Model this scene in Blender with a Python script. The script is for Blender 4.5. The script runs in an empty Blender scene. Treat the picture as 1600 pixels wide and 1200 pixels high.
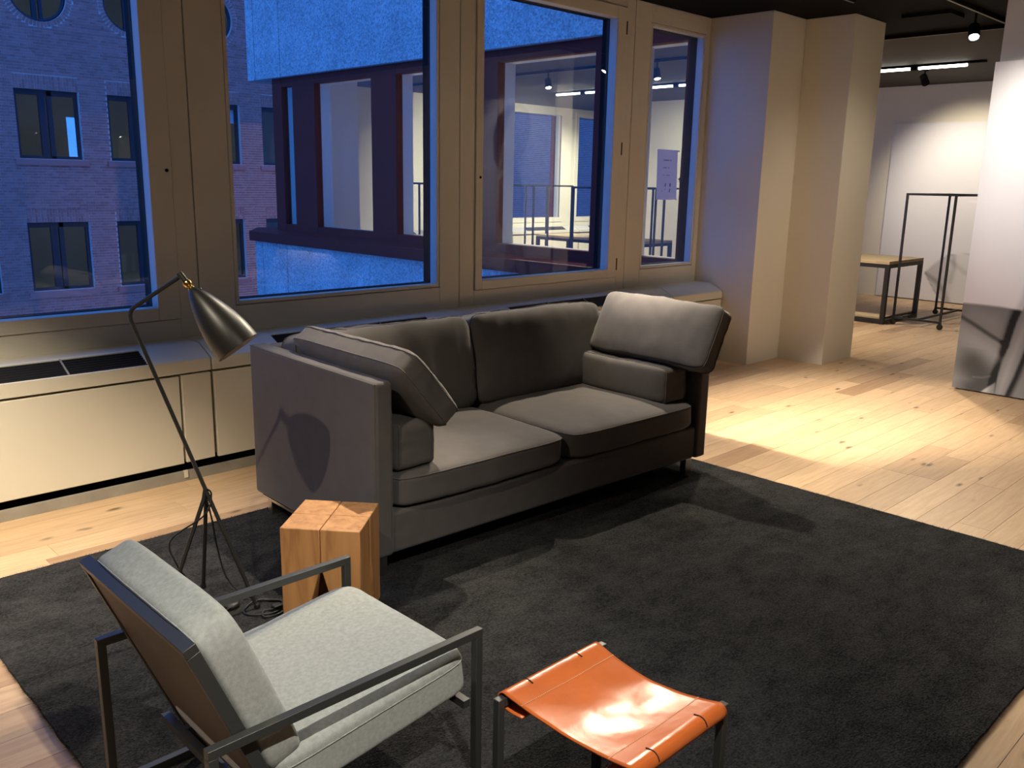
import bpy, bmesh, math, random
from mathutils import Matrix, Vector, noise, Euler
random.seed(7)
SC = bpy.context.scene
COL = SC.collection

# ------------------------------------------------------------------ camera
FPX = 1374.8
YAW, PITCH, ROLL = 0.778646, -0.227179, 0.019394
CAMZ = 1.6
_f = Vector((math.sin(YAW) * math.cos(PITCH), math.cos(YAW) * math.cos(PITCH), math.sin(PITCH)))
_r = Vector((math.cos(YAW), -math.sin(YAW), 0))
_u = _r.cross(_f)
_c, _s = math.cos(ROLL), math.sin(ROLL)
_R = _c * _r + _s * _u
_U = -_s * _r + _c * _u
cam_d = bpy.data.cameras.new('camera')
cam_d.sensor_width = 36
cam_d.lens = FPX / 1600 * 36
cam_d.clip_start = 0.05
cam_d.clip_end = 200
cam = bpy.data.objects.new('camera', cam_d)
COL.objects.link(cam)
_m = Matrix((( _R.x, _U.x, -_f.x, 0), (_R.y, _U.y, -_f.y, 0), (_R.z, _U.z, -_f.z, CAMZ), (0, 0, 0, 1)))
cam.matrix_world = _m
SC.camera = cam

def proj(p):
    v = Vector(p) - Vector((0, 0, CAMZ))
    d = v.dot(_f)
    if d < 0.05:
        return None
    return (800 + FPX * v.dot(_R) / d, 600 - FPX * v.dot(_U) / d, d)

# ------------------------------------------------------------------ world: blue dusk sky
w = bpy.data.worlds.new('dusk')
SC.world = w
w.use_nodes = True
nt = w.node_tree
nt.nodes.clear()
wo = nt.nodes.new('ShaderNodeOutputWorld')
bg = nt.nodes.new('ShaderNodeBackground')
bg.inputs[0].default_value = (0.045, 0.20, 0.80, 1)
bg.inputs[1].default_value = 2.3
nt.links.new(bg.outputs[0], wo.inputs[0])

SC.view_settings.view_transform = 'Standard'
SC.view_settings.look = 'None'
SC.view_settings.gamma = 1
SC.view_settings.use_curve_mapping = False
SC.view_settings.exposure = 0.0

WARM = (1.0, 0.865, 0.665)
NEUT = (1.0, 0.94, 0.82)
# spot list: (position of the lamp head, aimed at, power, cone degrees, blend, colour, radius)
SPOTS = [
    ((2.60, 3.30, 2.86), (5.95, 2.75, 0), 2400, 35, 1.0, WARM, 0.03),
    ((-0.12, 1.89, 2.86), (1.70, 3.10, 0.60), 140, 42, 0.7, WARM, 0.02),
    ((0.75, 0.10, 2.86), (1.30, 1.70, 0.3), 290, 52, 0.9, NEUT, 0.02),
    ((4.55, 3.95, 2.86), (2.60, 1.70, 0.2), 400, 88, 0.9, WARM, 0.03),
    ((5.60, 3.40, 2.86), (5.0, 1.5, 0.0), 310, 78, 0.9, WARM, 0.04),  # added fill out of view, brightens the right floor and the ambient
    ((7.97, 2.82, 2.80), (5.90, 1.85, 0.0), 230, 80, 0.8, WARM, 0.03),
    ((5.90, 2.10, 2.86), (7.54, 1.90, 1.75), 170, 60, 0.9, NEUT, 0.03),
    ((9.30, 5.20, 2.86), (10.2, 4.3, 0.0), 300, 85, 0.9, WARM, 0.03),  # unseen lamp hidden behind the pillar, lights the wing floor
    ((11.6, 4.60, 2.86), (13.3, 4.55, 1.45), 250, 80, 0.9, WARM, 0.03),
    ((10.2, 8.60, 2.86), (11.6, 12.4, 0.6), 1000, 95, 0.9, WARM, 0.03),
    ((8.88, 9.19, 2.80), (8.20, 8.0, 0.0), 180, 95, 0.9, WARM, 0.03),
    ((11.4, 7.40, 2.86), (13.3, 8.8, 1.4), 480, 85, 0.9, WARM, 0.03),
    ((8.88, 6.65, 2.80), (8.30, 5.70, 0.0), 200, 95, 0.9, WARM, 0.03),
    ((13.0, 10.6, 2.86), (13.4, 12.4, 0.9), 380, 90, 0.9, WARM, 0.03),
    ((3.6, 0.2, 2.86), (3.6, -0.6, 0.0), 260, 70, 0.9, WARM, 0.04),  # added fill out of view, lifts the ambient light by bounce
    ((-0.6, 2.6, 2.86), (0.60, 3.98, 0.0), 1050, 48, 1.0, WARM, 0.03),
    ((2.85, 3.48, 2.86), (1.95, 2.85, 0.7), 400, 42, 0.9, WARM, 0.02),
    ((2.75, 3.02, 2.86), (4.0, 2.85, 0.72), 190, 34, 0.9, WARM, 0.03),  # added fill out of view, evens the light on the right pillow
    ((8.88, 8.42, 2.80), (8.20, 7.30, 0.0), 160, 95, 0.9, WARM, 0.03),
    ((8.20, 6.79, 2.80), (7.80, 5.90, 0.0), 120, 95, 0.9, WARM, 0.03),
    ((6.90, 1.40, 2.86), (7.80, 3.70, 1.0), 75, 60, 1.0, WARM, 0.03),  # added fill out of view, brightens the pillar faces
    ((-1.00, 1.00, 2.86), (-0.05, 1.65, 0.0), 170, 46, 1.0, WARM, 0.03),  # added fill out of view, warms the floor corner at left
]

# ------------------------------------------------------------------ materials
def new_mat(name):
    m = bpy.data.materials.new(name)
    m.use_nodes = True
    n = m.node_tree.nodes
    b = n.get('Principled BSDF')
    return m, m.node_tree, b

def N(nt, t, **kw):
    n = nt.nodes.new(t)
    for k, v in kw.items():
        setattr(n, k, v)
    return n

def L(nt, a, b):
    nt.links.new(a, b)

def coords(nt, world=True, scale=(1, 1, 1)):
    if world:
        g = N(nt, 'ShaderNodeNewGeometry')
        src = g.outputs['Position']
    else:
        g = N(nt, 'ShaderNodeTexCoord')
        src = g.outputs['Object']
    mp = N(nt, 'ShaderNodeMapping')
    mp.inputs['Scale'].default_value = scale
    L(nt, src, mp.inputs['Vector'])
    return mp.outputs['Vector']

def simple(name, col, rough=0.5, metal=0.0, noise_amt=0.0, nscale=20, bump=0.0, bscale=200, spec=0.5, coat=0.0, world=True, sheen=0.0, mscale=(1, 1, 1)):
    m, nt, b = new_mat(name)
    b.inputs['Base Color'].default_value = (*col, 1)
    b.inputs['Roughness'].default_value = rough
    b.inputs['Metallic'].default_value = metal
    b.inputs['Specular IOR Level'].default_value = spec
    b.inputs['Coat Weight'].default_value = coat
    if sheen:
        b.inputs['Sheen Weight'].default_value = sheen
    if noise_amt or bump:
        v = coords(nt, world, mscale)
    if noise_amt:
        t = N(nt, 'ShaderNodeTexNoise')
        t.inputs['Scale'].default_value = nscale
        t.inputs['Detail'].default_value = 6
        L(nt, v, t.inputs['Vector'])
        r = N(nt, 'ShaderNodeMapRange')
        r.inputs['From Min'].default_value = 0.25
        r.inputs['From Max'].default_value = 0.75
        r.inputs['To Min'].default_value = 1 - noise_amt
        r.inputs['To Max'].default_value = 1 + noise_amt
        L(nt, t.outputs['Fac'], r.inputs['Value'])
        mx = N(nt, 'ShaderNodeVectorMath', operation='SCALE')
        mx.inputs[0].default_value = col
        L(nt, r.outputs['Result'], mx.inputs['Scale'])
        L(nt, mx.outputs[0], b.inputs['Base Color'])
    if bump:
        t2 = N(nt, 'ShaderNodeTexNoise')
        t2.inputs['Scale'].default_value = bscale
        t2.inputs['Detail'].default_value = 4
        L(nt, v, t2.inputs['Vector'])
        bp = N(nt, 'ShaderNodeBump')
        bp.inputs['Strength'].default_value = bump
        bp.inputs['Distance'].default_value = 0.004
        L(nt, t2.outputs['Fac'], bp.inputs['Height'])
        L(nt, bp.outputs[0], b.inputs['Normal'])
    return m

def emit(name, col, strength):
    m, nt, b = new_mat(name)
    b.inputs['Base Color'].default_value = (*col, 1)
    b.inputs['Emission Color'].default_value = (*col, 1)
    b.inputs['Emission Strength'].default_value = strength
    return m

def rand_fac(nt):
    """one random number per piece: per object when pieces are objects, per island in a joined mesh"""
    oi = N(nt, 'ShaderNodeObjectInfo')
    g = N(nt, 'ShaderNodeNewGeometry')
    a = N(nt, 'ShaderNodeMath', operation='ADD')
    L(nt, oi.outputs['Random'], a.inputs[0])
    L(nt, g.outputs['Random Per Island'], a.inputs[1])
    f = N(nt, 'ShaderNodeMath', operation='FRACT')
    L(nt, a.outputs[0], f.inputs[0])
    return f.outputs[0]

def wood_floor():
    m, nt, b = new_mat('oak_floor')
    rnd = rand_fac(nt)
    g = N(nt, 'ShaderNodeNewGeometry')
    off = N(nt, 'ShaderNodeCombineXYZ')
    mu = N(nt, 'ShaderNodeMath', operation='MULTIPLY')
    mu.inputs[1].default_value = 37.0
    L(nt, rnd, mu.inputs[0])
    L(nt, mu.outputs[0], off.inputs[0])
    L(nt, mu.outputs[0], off.inputs[1])
    ad = N(nt, 'ShaderNodeVectorMath', operation='ADD')
    L(nt, g.outputs['Position'], ad.inputs[0])
    L(nt, off.outputs[0], ad.inputs[1])
    mp = N(nt, 'ShaderNodeMapping')
    mp.inputs['Scale'].default_value = (1.2, 14, 14)
    L(nt, ad.outputs[0], mp.inputs['Vector'])
    t = N(nt, 'ShaderNodeTexNoise')
    t.inputs['Scale'].default_value = 3.0
    t.inputs['Detail'].default_value = 7
    t.inputs['Roughness'].default_value = 0.62
    t.inputs['Distortion'].default_value = 0.6
    L(nt, mp.outputs[0], t.inputs['Vector'])
    cr = N(nt, 'ShaderNodeValToRGB')
    e = cr.color_ramp.elements
    e[0].position, e[0].color = 0.22, (0.46, 0.305, 0.175, 1)
    e[1].position, e[1].color = 0.78, (0.66, 0.48, 0.305, 1)
    x = cr.color_ramp.elements.new(0.5)
    x.color = (0.58, 0.40, 0.245, 1)
    L(nt, t.outputs['Fac'], cr.inputs['Fac'])
    # tone per plank
    tr = N(nt, 'ShaderNodeValToRGB')
    te = tr.color_ramp.elements
    te[0].position, te[0].color = 0.0, (0.62, 0.55, 0.50, 1)
    te[1].position, te[1].color = 1.0, (1.12, 1.12, 1.10, 1)
    y = tr.color_ramp.elements.new(0.18)
    y.color = (0.90, 0.88, 0.86, 1)
    L(nt, rnd, tr.inputs['Fac'])
    mx = N(nt, 'ShaderNodeMix', data_type='RGBA', blend_type='MULTIPLY')
    mx.inputs[0].default_value = 1
    L(nt, cr.outputs[0], mx.inputs[6])
    L(nt, tr.outputs[0], mx.inputs[7])
    # knots
    mp2 = N(nt, 'ShaderNodeMapping')
    mp2.inputs['Scale'].default_value = (1.1, 2.9, 1)
    L(nt, ad.outputs[0], mp2.inputs['Vector'])
    nz = N(nt, 'ShaderNodeTexNoise')
    nz.inputs['Scale'].default_value = 9
    L(nt, mp2.outputs[0], nz.inputs['Vector'])
    mxv = N(nt, 'ShaderNodeMix', data_type='VECTOR')
    mxv.inputs[0].default_value = 0.06
    L(nt, mp2.outputs[0], mxv.inputs[4])
    L(nt, nz.outputs['Color'], mxv.inputs[5])
    vo = N(nt, 'ShaderNodeTexVoronoi')
    vo.inputs['Scale'].default_value = 2.5
    L(nt, mxv.outputs[1], vo.inputs['Vector'])
    kr = N(nt, 'ShaderNodeMapRange')
    kr.interpolation_type = 'SMOOTHSTEP'
    kr.inputs['From Min'].default_value = 0.03
    kr.inputs['From Max'].default_value = 0.15
    kr.inputs['To Min'].default_value = 0.22
    kr.inputs['To Max'].default_value = 1.0
    L(nt, vo.outputs['Distance'], kr.inputs['Value'])
    mx2 = N(nt, 'ShaderNodeMix', data_type='RGBA', blend_type='MULTIPLY')
    mx2.inputs[0].default_value = 1
    L(nt, mx.outputs[2], mx2.inputs[6])
    L(nt, kr.outputs[0], mx2.inputs[7])
    L(nt, mx2.outputs[2], b.inputs['Base Color'])
    b.inputs['Roughness'].default_value = 0.42
    b.inputs['Specular IOR Level'].default_value = 0.35
    bp = N(nt, 'ShaderNodeBump')
    bp.inputs['Strength'].default_value = 0.15
    bp.inputs['Distance'].default_value = 0.002
    L(nt, t.outputs['Fac'], bp.inputs['Height'])
    L(nt, bp.outputs[0], b.inputs['Normal'])
    return m

def oak_block():
    m, nt, b = new_mat('oak_block')
    oi = N(nt, 'ShaderNodeObjectInfo')
    tc = N(nt, 'ShaderNodeTexCoord')
    mu = N(nt, 'ShaderNodeMath', operation='MULTIPLY')
    mu.inputs[1].default_value = 9
    L(nt, oi.outputs['Random'], mu.inputs[0])
    ad = N(nt, 'ShaderNodeVectorMath', operation='ADD')
    L(nt, tc.outputs['Object'], ad.inputs[0])
    L(nt, mu.outputs[0], ad.inputs[1])
    mp = N(nt, 'ShaderNodeMapping')
    mp.inputs['Scale'].default_value = (1.0, 1.0, 0.09)
    L(nt, ad.outputs[0], mp.inputs['Vector'])
    t = N(nt, 'ShaderNodeTexNoise')
    t.inputs['Scale'].default_value = 26
    t.inputs['Detail'].default_value = 8
    t.inputs['Distortion'].default_value = 0.7
    L(nt, mp.outputs[0], t.inputs['Vector'])
    cr = N(nt, 'ShaderNodeValToRGB')
    e = cr.color_ramp.elements
    e[0].position, e[0].color = 0.25, (0.30, 0.125, 0.042, 1)
    e[1].position, e[1].color = 0.72, (0.60, 0.31, 0.125, 1)
    x = cr.color_ramp.elements.new(0.48)
    x.color = (0.50, 0.245, 0.09, 1)
    L(nt, t.outputs['Fac'], cr.inputs['Fac'])
    L(nt, cr.outputs[0], b.inputs['Base Color'])
    b.inputs['Roughness'].default_value = 0.5
    bp = N(nt, 'ShaderNodeBump')
    bp.inputs['Strength'].default_value = 0.25
    bp.inputs['Distance'].default_value = 0.002
    L(nt, t.outputs['Fac'], bp.inputs['Height'])
    L(nt, bp.outputs[0], b.inputs['Normal'])
    return m

def brick_mat():
    m, nt, b = new_mat('brick')
    rnd = rand_fac(nt)
    cr = N(nt, 'ShaderNodeValToRGB')
    e = cr.color_ramp.elements
    e[0].position, e[0].color = 0.0, (0.46, 0.14, 0.11, 1)
    e[1].position, e[1].color = 1.0, (0.64, 0.22, 0.18, 1)
    L(nt, rnd, cr.inputs['Fac'])
    L(nt, cr.outputs[0], b.inputs['Base Color'])
    b.inputs['Roughness'].default_value = 0.85
    return m

def glass_mat(name='window_glass', tint=(0.97, 0.99, 1.0), boost=1.6):
    m = bpy.data.materials.new(name)
    m.use_nodes = True
    nt = m.node_tree
    nt.nodes.clear()
    o = N(nt, 'ShaderNodeOutputMaterial')
    tr = N(nt, 'ShaderNodeBsdfTransparent')
    tr.inputs[0].default_value = (*tint, 1)
    gl = N(nt, 'ShaderNodeBsdfGlossy')
    gl.inputs['Roughness'].default_value = 0.0
    lw = N(nt, 'ShaderNodeLayerWeight')
    lw.inputs['Blend'].default_value = 0.5
    pw = N(nt, 'ShaderNodeMath', operation='POWER')
    pw.inputs[1].default_value = 5.0
    L(nt, lw.outputs['Facing'], pw.inputs[0])
    mu = N(nt, 'ShaderNodeMath', operation='MULTIPLY_ADD')
    mu.inputs[1].default_value = 0.9
    mu.inputs[2].default_value = 0.042 * boost
    mu.use_clamp = True
    mx = N(nt, 'ShaderNodeMixShader')
    L(nt, pw.outputs[0], mu.inputs[0])
    L(nt, mu.outputs[0], mx.inputs[0])
    L(nt, tr.outputs[0], mx.inputs[1])
    L(nt, gl.outputs[0], mx.inputs[2])
    L(nt, mx.outputs[0], o.inputs[0])
    return m

def print_mat(name):
    m, nt, b = new_mat(name)
    a = N(nt, 'ShaderNodeAttribute')
    a.attribute_name = 'print'
    L(nt, a.outputs['Color'], b.inputs['Base Color'])
    b.inputs['Roughness'].default_value = 0.75
    b.inputs['Specular IOR Level'].default_value = 0.2
    return m

def concrete_mat():
    m, nt, b = new_mat('aggregate_concrete')
    v = coords(nt)
    t = N(nt, 'ShaderNodeTexVoronoi')
    t.inputs['Scale'].default_value = 45
    L(nt, v, t.inputs['Vector'])
    t2 = N(nt, 'ShaderNodeTexNoise')
    t2.inputs['Scale'].default_value = 1.6
    t2.inputs['Detail'].default_value = 6
    L(nt, v, t2.inputs['Vector'])
    cr = N(nt, 'ShaderNodeValToRGB')
    e = cr.color_ramp.elements
    e[0].position, e[0].color = 0.1, (0.33, 0.33, 0.32, 1)
    e[1].position, e[1].color = 0.9, (0.66, 0.65, 0.62, 1)
    L(nt, t.outputs['Color'], cr.inputs['Fac'])
    r = N(nt, 'ShaderNodeMapRange')
    r.inputs['From Min'].default_value = 0.3
    r.inputs['From Max'].default_value = 0.7
    r.inputs['To Min'].default_value = 0.8
    r.inputs['To Max'].default_value = 1.1
    L(nt, t2.outputs['Fac'], r.inputs['Value'])
    mx = N(nt, 'ShaderNodeMix', data_type='RGBA', blend_type='MULTIPLY')
    mx.inputs[0].default_value = 1
    L(nt, cr.outputs[0], mx.inputs[6])
    L(nt, r.outputs[0], mx.inputs[7])
    L(nt, mx.outputs[2], b.inputs['Base Color'])
    b.inputs['Roughness'].default_value = 0.9
    bp = N(nt, 'ShaderNodeBump')
    bp.inputs['Strength'].default_value = 0.6
    bp.inputs['Distance'].default_value = 0.01
    L(nt, t.outputs['Distance'], bp.inputs['Height'])
    L(nt, bp.outputs[0], b.inputs['Normal'])
    return m

def rug_mat(name, c0, c1):
    m, nt, b = new_mat(name)
    v = coords(nt, True, (1, 1.6, 1))
    t = N(nt, 'ShaderNodeTexNoise')
    t.inputs['Scale'].default_value = 5
    t.inputs['Detail'].default_value = 9
    t.inputs['Roughness'].default_value = 0.72
    L(nt, v, t.inputs['Vector'])
    t3 = N(nt, 'ShaderNodeTexNoise')
    t3.inputs['Scale'].default_value = 110
    t3.inputs['Detail'].default_value = 3
    L(nt, v, t3.inputs['Vector'])
    ad = N(nt, 'ShaderNodeMath', operation='ADD')
    L(nt, t.outputs['Fac'], ad.inputs[0])
    L(nt, t3.outputs['Fac'], ad.inputs[1])
    cr = N(nt, 'ShaderNodeValToRGB')
    e = cr.color_ramp.elements
    e[0].position, e[0].color = 0.78, (*c0, 1)
    e[1].position, e[1].color = 1.22, (*c1, 1)
    hf = N(nt, 'ShaderNodeMath', operation='MULTIPLY')
    hf.inputs[1].default_value = 1.0
    L(nt, ad.outputs[0], hf.inputs[0])
    mr = N(nt, 'ShaderNodeMapRange')
    mr.inputs['From Min'].default_value = 0.7
    mr.inputs['From Max'].default_value = 1.3
    L(nt, hf.outputs[0], mr.inputs['Value'])
    e[0].position, e[1].position = 0.1, 0.9
    L(nt, mr.outputs[0], cr.inputs['Fac'])
    L(nt, cr.outputs[0], b.inputs['Base Color'])
    b.inputs['Roughness'].default_value = 1.0
    b.inputs['Specular IOR Level'].default_value = 0.1
    bp = N(nt, 'ShaderNodeBump')
    bp.inputs['Strength'].default_value = 0.9
    bp.inputs['Distance'].default_value = 0.012
    L(nt, ad.outputs[0], bp.inputs['Height'])
    L(nt, bp.outputs[0], b.inputs['Normal'])
    return m

M = {}
M['floor'] = wood_floor()
M['oak'] = oak_block()
M['brick'] = brick_mat()
M['mortar'] = simple('mortar', (0.80, 0.66, 0.58), 0.9)
M['glass'] = glass_mat()
M['glass_out'] = glass_mat('facade_glass', (0.9, 0.95, 0.97), 0.55)
M['concrete'] = concrete_mat()
M['cream'] = simple('cream_enamel', (0.70, 0.66, 0.55), 0.38, noise_amt=0.02, nscale=3)
M['frame'] = simple('window_enamel', (0.68, 0.64, 0.55), 0.42, noise_amt=0.02, nscale=3)
M['wall'] = simple('white_paint', (0.74, 0.70, 0.62), 0.8, noise_amt=0.02, nscale=2, bump=0.05, bscale=120)
M['greywall'] = simple('grey_paint', (0.50, 0.48, 0.45), 0.8)
M['black'] = simple('black_paint', (0.005, 0.005, 0.005), 0.8, spec=0.06)
M['ceil2'] = simple('dark_ceiling', (0.035, 0.03, 0.026), 0.8, noise_amt=0.1, nscale=3)
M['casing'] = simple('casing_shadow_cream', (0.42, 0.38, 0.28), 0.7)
M['gap'] = simple('shadow_gap', (0.05, 0.045, 0.035), 0.9)
M['grille'] = simple('grille_dark', (0.02, 0.02, 0.025), 0.5)
M['maroon'] = simple('maroon_frame', (0.17, 0.024, 0.018), 0.6, spec=0.12)
M['outframe'] = simple('dark_outer_frame', (0.02, 0.012, 0.010), 0.7, spec=0.1)
M['rail'] = simple('kick_rail', (0.30, 0.28, 0.24), 0.5, noise_amt=0.15, nscale=8)
M['sofa'] = simple('charcoal_cotton', (0.098, 0.088, 0.084), 0.9, noise_amt=0.10, nscale=14, bump=0.12, bscale=900, spec=0.25, world=False, sheen=0.15)
M['chrome'] = simple('brushed_steel', (0.55, 0.54, 0.52), 0.28, 1.0)
M['felt'] = simple('grey_felt', (0.42, 0.44, 0.42), 0.95, noise_amt=0.16, nscale=90, bump=0.25, bscale=500, spec=0.15, world=True, sheen=0.1)
M['chairmetal'] = simple('gunmetal_lacquer', (0.062, 0.064, 0.062), 0.42, 0.3)
M['backplate'] = simple('brown_back_plate', (0.10, 0.075, 0.05), 0.6, noise_amt=0.1, nscale=30)
M['leather'] = simple('cognac_leather', (0.62, 0.145, 0.032), 0.27, noise_amt=0.12, nscale=9, bump=0.22, bscale=34, spec=0.34)
M['leather_edge'] = simple('leather_edge', (0.75, 0.30, 0.06), 0.5)
M['slit'] = simple('leather_slit', (0.03, 0.012, 0.006), 0.8)
M['thread'] = simple('pale_thread', (0.72, 0.42, 0.22), 0.8)
M['lampblack'] = simple('satin_black_lacquer', (0.026, 0.025, 0.023), 0.40, 0.2, spec=0.7)
M['lampin'] = simple('lamp_white_inside', (0.75, 0.70, 0.6), 0.5)
M['brass'] = simple('brass', (0.83, 0.53, 0.16), 0.22, 1.0)
M['cord'] = simple('black_rubber', (0.012, 0.012, 0.012), 0.5)
M['rug'] = rug_mat('charcoal_wool', (0.011, 0.011, 0.012), (0.052, 0.052, 0.053))
M['pile'] = rug_mat('charcoal_wool_fibre', (0.012, 0.012, 0.013), (0.085, 0.085, 0.086))
M['rackblack'] = simple('black_steel', (0.012, 0.012, 0.012), 0.45)
M['tabletop'] = simple('pale_oak_top', (0.55, 0.42, 0.24), 0.5, noise_amt=0.12, nscale=10, mscale=(8, 1, 8))
M['print'] = print_mat('fabric_print')
M['canvas_edge'] = simple('canvas_edge', (0.10, 0.10, 0.105), 0.8)
M['paper'] = None
M['lens'] = emit('lamp_lens', (1.0, 0.95, 0.85), 60)
M['tube'] = emit('led_tube', (1.0, 0.95, 0.85), 14)
M['office_lamp'] = emit('office_lamp', (0.9, 0.95, 0.85), 7)
M['navy'] = simple('navy_window_frame', (0.018, 0.020, 0.032), 0.5)
M['officewall'] = simple('office_wall', (0.4, 0.4, 0.38), 0.9)
M['blind'] = simple('white_blind', (0.85, 0.87, 0.9), 0.8)
M['tape'] = simple('tape', (0.5, 0.5, 0.48), 0.5)
M['ink'] = simple('ink', (0.02, 0.02, 0.03), 0.8)
M['faintink'] = simple('faint_ink', (0.42, 0.38, 0.42), 0.8)
M['skyglint'] = simple('sky_glint_blue', (0.05, 0.08, 0.25), 0.8)  # blue of a sky reflection, put into the colour
M['court'] = simple('courtyard_paving', (0.18, 0.18, 0.18), 0.9, noise_amt=0.2, nscale=3)

def paper_mat():
    m, nt, b = new_mat('translucent_paper')
    o = [n for n in nt.nodes if n.type == 'OUTPUT_MATERIAL'][0]
    b.inputs['Base Color'].default_value = (0.92, 0.86, 0.88, 1)
    b.inputs['Roughness'].default_value = 0.9
    t = N(nt, 'ShaderNodeBsdfTranslucent')
    t.inputs[0].default_value = (0.95, 0.85, 0.90, 1)
    mx = N(nt, 'ShaderNodeMixShader')
    mx.inputs[0].default_value = 0.5
    L(nt, b.outputs[0], mx.inputs[1])
    L(nt, t.outputs[0], mx.inputs[2])
    L(nt, mx.outputs[0], o.inputs[0])
    return m
M['paper'] = paper_mat()

# ------------------------------------------------------------------ mesh helpers
class MB:
    def __init__(s):
        s.v, s.f, s.uvs = [], [], None

    def add(s, vs, fs):
        o = len(s.v)
        s.v += [tuple(p) for p in vs]
        s.f += [tuple(i + o for i in f) for f in fs]
        return s

    def box(s, x0, x1, y0, y1, z0, z1):
        return s.add([(x0, y0, z0), (x1, y0, z0), (x1, y1, z0), (x0, y1, z0), (x0, y0, z1), (x1, y0, z1), (x1, y1, z1), (x0, y1, z1)],
                     [(0, 3, 2, 1), (4, 5, 6, 7), (0, 1, 5, 4), (1, 2, 6, 5), (2, 3, 7, 6), (3, 0, 4, 7)])

    def hexa(s, p):
        return s.add(p, [(0, 3, 2, 1), (4, 5, 6, 7), (0, 1, 5, 4), (1, 2, 6, 5), (2, 3, 7, 6), (3, 0, 4, 7)])

    def prism(s, poly, axis, a, b):
        """poly: 2D points in the other two axes (order: x->(y,z), y->(x,z), z->(x,y))"""
        n = len(poly)
        def mk(p, t):
            return {'x': (t, p[0], p[1]), 'y': (p[0], t, p[1]), 'z': (p[0], p[1], t)}[axis]
        vs = [mk(p, a) for p in poly] + [mk(p, b) for p in poly]
        fs = [tuple(range(n - 1, -1, -1)), tuple(range(n, 2 * n))]
        for i in range(n):
            j = (i + 1) % n
            fs.append((i, j, n + j, n + i))
        return s.add(vs, fs)

    def bar(s, a, b, w, h=None, up=(0, 0, 1)):
        """square bar from a to b, cross-section w (sideways) x h (along up)"""
        h = h or w
        a, b = Vector(a), Vector(b)
        d = (b - a).normalized()
        u = Vector(up)
        sd = d.cross(u)
        if sd.length < 1e-4:
            u = Vector((1, 0, 0))
            sd = d.cross(u)
        sd.normalize()
        u = sd.cross(d)
        sd, u = sd * w / 2, u * h / 2
        return s.hexa([a - sd - u, a + sd - u, a + sd + u, a - sd + u, b - sd - u, b + sd - u, b + sd + u, b - sd + u])

    def tube(s, path, r, n=10, closed=False, cap=True):
        P = [Vector(p) for p in path]
        rs = r if isinstance(r, (list, tuple)) else [r] * len(P)
        rings = []
        up = None
        for i, p in enumerate(P):
            if closed:
                t = P[(i + 1) % len(P)] - P[i - 1]
            else:
                t = P[min(i + 1, len(P) - 1)] - P[max(i - 1, 0)]
            t.normalize()
            if up is None:
                up = Vector((0, 0, 1)) if abs(t.z) < 0.9 else Vector((1, 0, 0))
            sd = t.cross(up).normalized()
            up = sd.cross(t).normalized()
            rings.append([p + rs[i] * (math.cos(2 * math.pi * k / n) * sd + math.sin(2 * math.pi * k / n) * up) for k in range(n)])
        o = len(s.v)
        for rg in rings:
            s.v += [tuple(q) for q in rg]
        m = len(rings)
        for i in range(m if closed else m - 1):
            j = (i + 1) % m
            for k in range(n):
                l = (k + 1) % n
                s.f.append((o + i * n + k, o + i * n + l, o + j * n + l, o + j * n + k))
        if cap and not closed:
            s.f.append(tuple(o + k for k in range(n - 1, -1, -1)))
            s.f.append(tuple(o + (m - 1) * n + k for k in range(n)))
        return s

    def lathe(s, prof, mat, n=32, close_start=True, close_end=True):
        """prof: (radius, height along local z)"""
        o = len(s.v)
        for r, h in prof:
            for k in range(n):
                a = 2 * math.pi * k / n
                s.v.append(tuple(mat @ Vector((r * math.cos(a), r * math.sin(a), h))))
        for i in range(len(prof) - 1):
            for k in range(n):
                l = (k + 1) % n
                s.f.append((o + i * n + k, o + i * n + l, o + (i + 1) * n + l, o + (i + 1) * n + k))
        if close_start:
            s.f.append(tuple(o + k for k in range(n - 1, -1, -1)))
        if close_end:
            q = o + (len(prof) - 1) * n
            s.f.append(tuple(q + k for k in range(n)))
        return s

ORG = {}

def root_org(p):
    while p is not None:
        if p.name in ORG:
            return ORG[p.name]
        p = p.parent
    return Vector((0, 0, 0))

def tag(o, label=None, cat=None, group=None, kind=None):
    if label: o['label'] = label
    if cat: o['category'] = cat
    if group: o['group'] = group
    if kind: o['kind'] = kind
    return o

def build(name, mb, mat, parent=None, bevel=0.0, smooth=None, local=False, segs=2):
    me = bpy.data.meshes.new(name)
    org = Vector((0, 0, 0)) if local or parent is None else root_org(parent)
    me.from_pydata([tuple(Vector(v) - org) for v in mb.v], [], mb.f)
    me.update()
    o = bpy.data.objects.new(name, me)
    COL.objects.link(o)
    if mat is not None:
        me.materials.append(mat)
    if parent is not None:
        o.parent = parent
    if smooth is not None:
        me.shade_smooth()
        if smooth < 179:
            me.set_sharp_from_angle(angle=math.radians(smooth))
    if bevel:
        bv = o.modifiers.new('bevel', 'BEVEL')
        bv.width = bevel
        bv.segments = segs
        bv.limit_method = 'ANGLE'
        bv.angle_limit = math.radians(40)
        bv.harden_normals = False
        if smooth is None:
            me.shade_smooth()
            me.set_sharp_from_angle(angle=math.radians(60))
    return o

def empty(name, loc, rz=0.0, **kw):
    o = bpy.data.objects.new(name, None)
    COL.objects.link(o)
    o.location = loc
    o.rotation_euler = (0, 0, rz)
    o.empty_display_size = 0.05
    ORG[o.name] = Vector(loc) if rz == 0 else Vector((0, 0, 0))
    tag(o, **kw)
    return o

def B(x0, x1, y0, y1, z0, z1):
    return MB().box(x0, x1, y0, y1, z0, z1)

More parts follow.
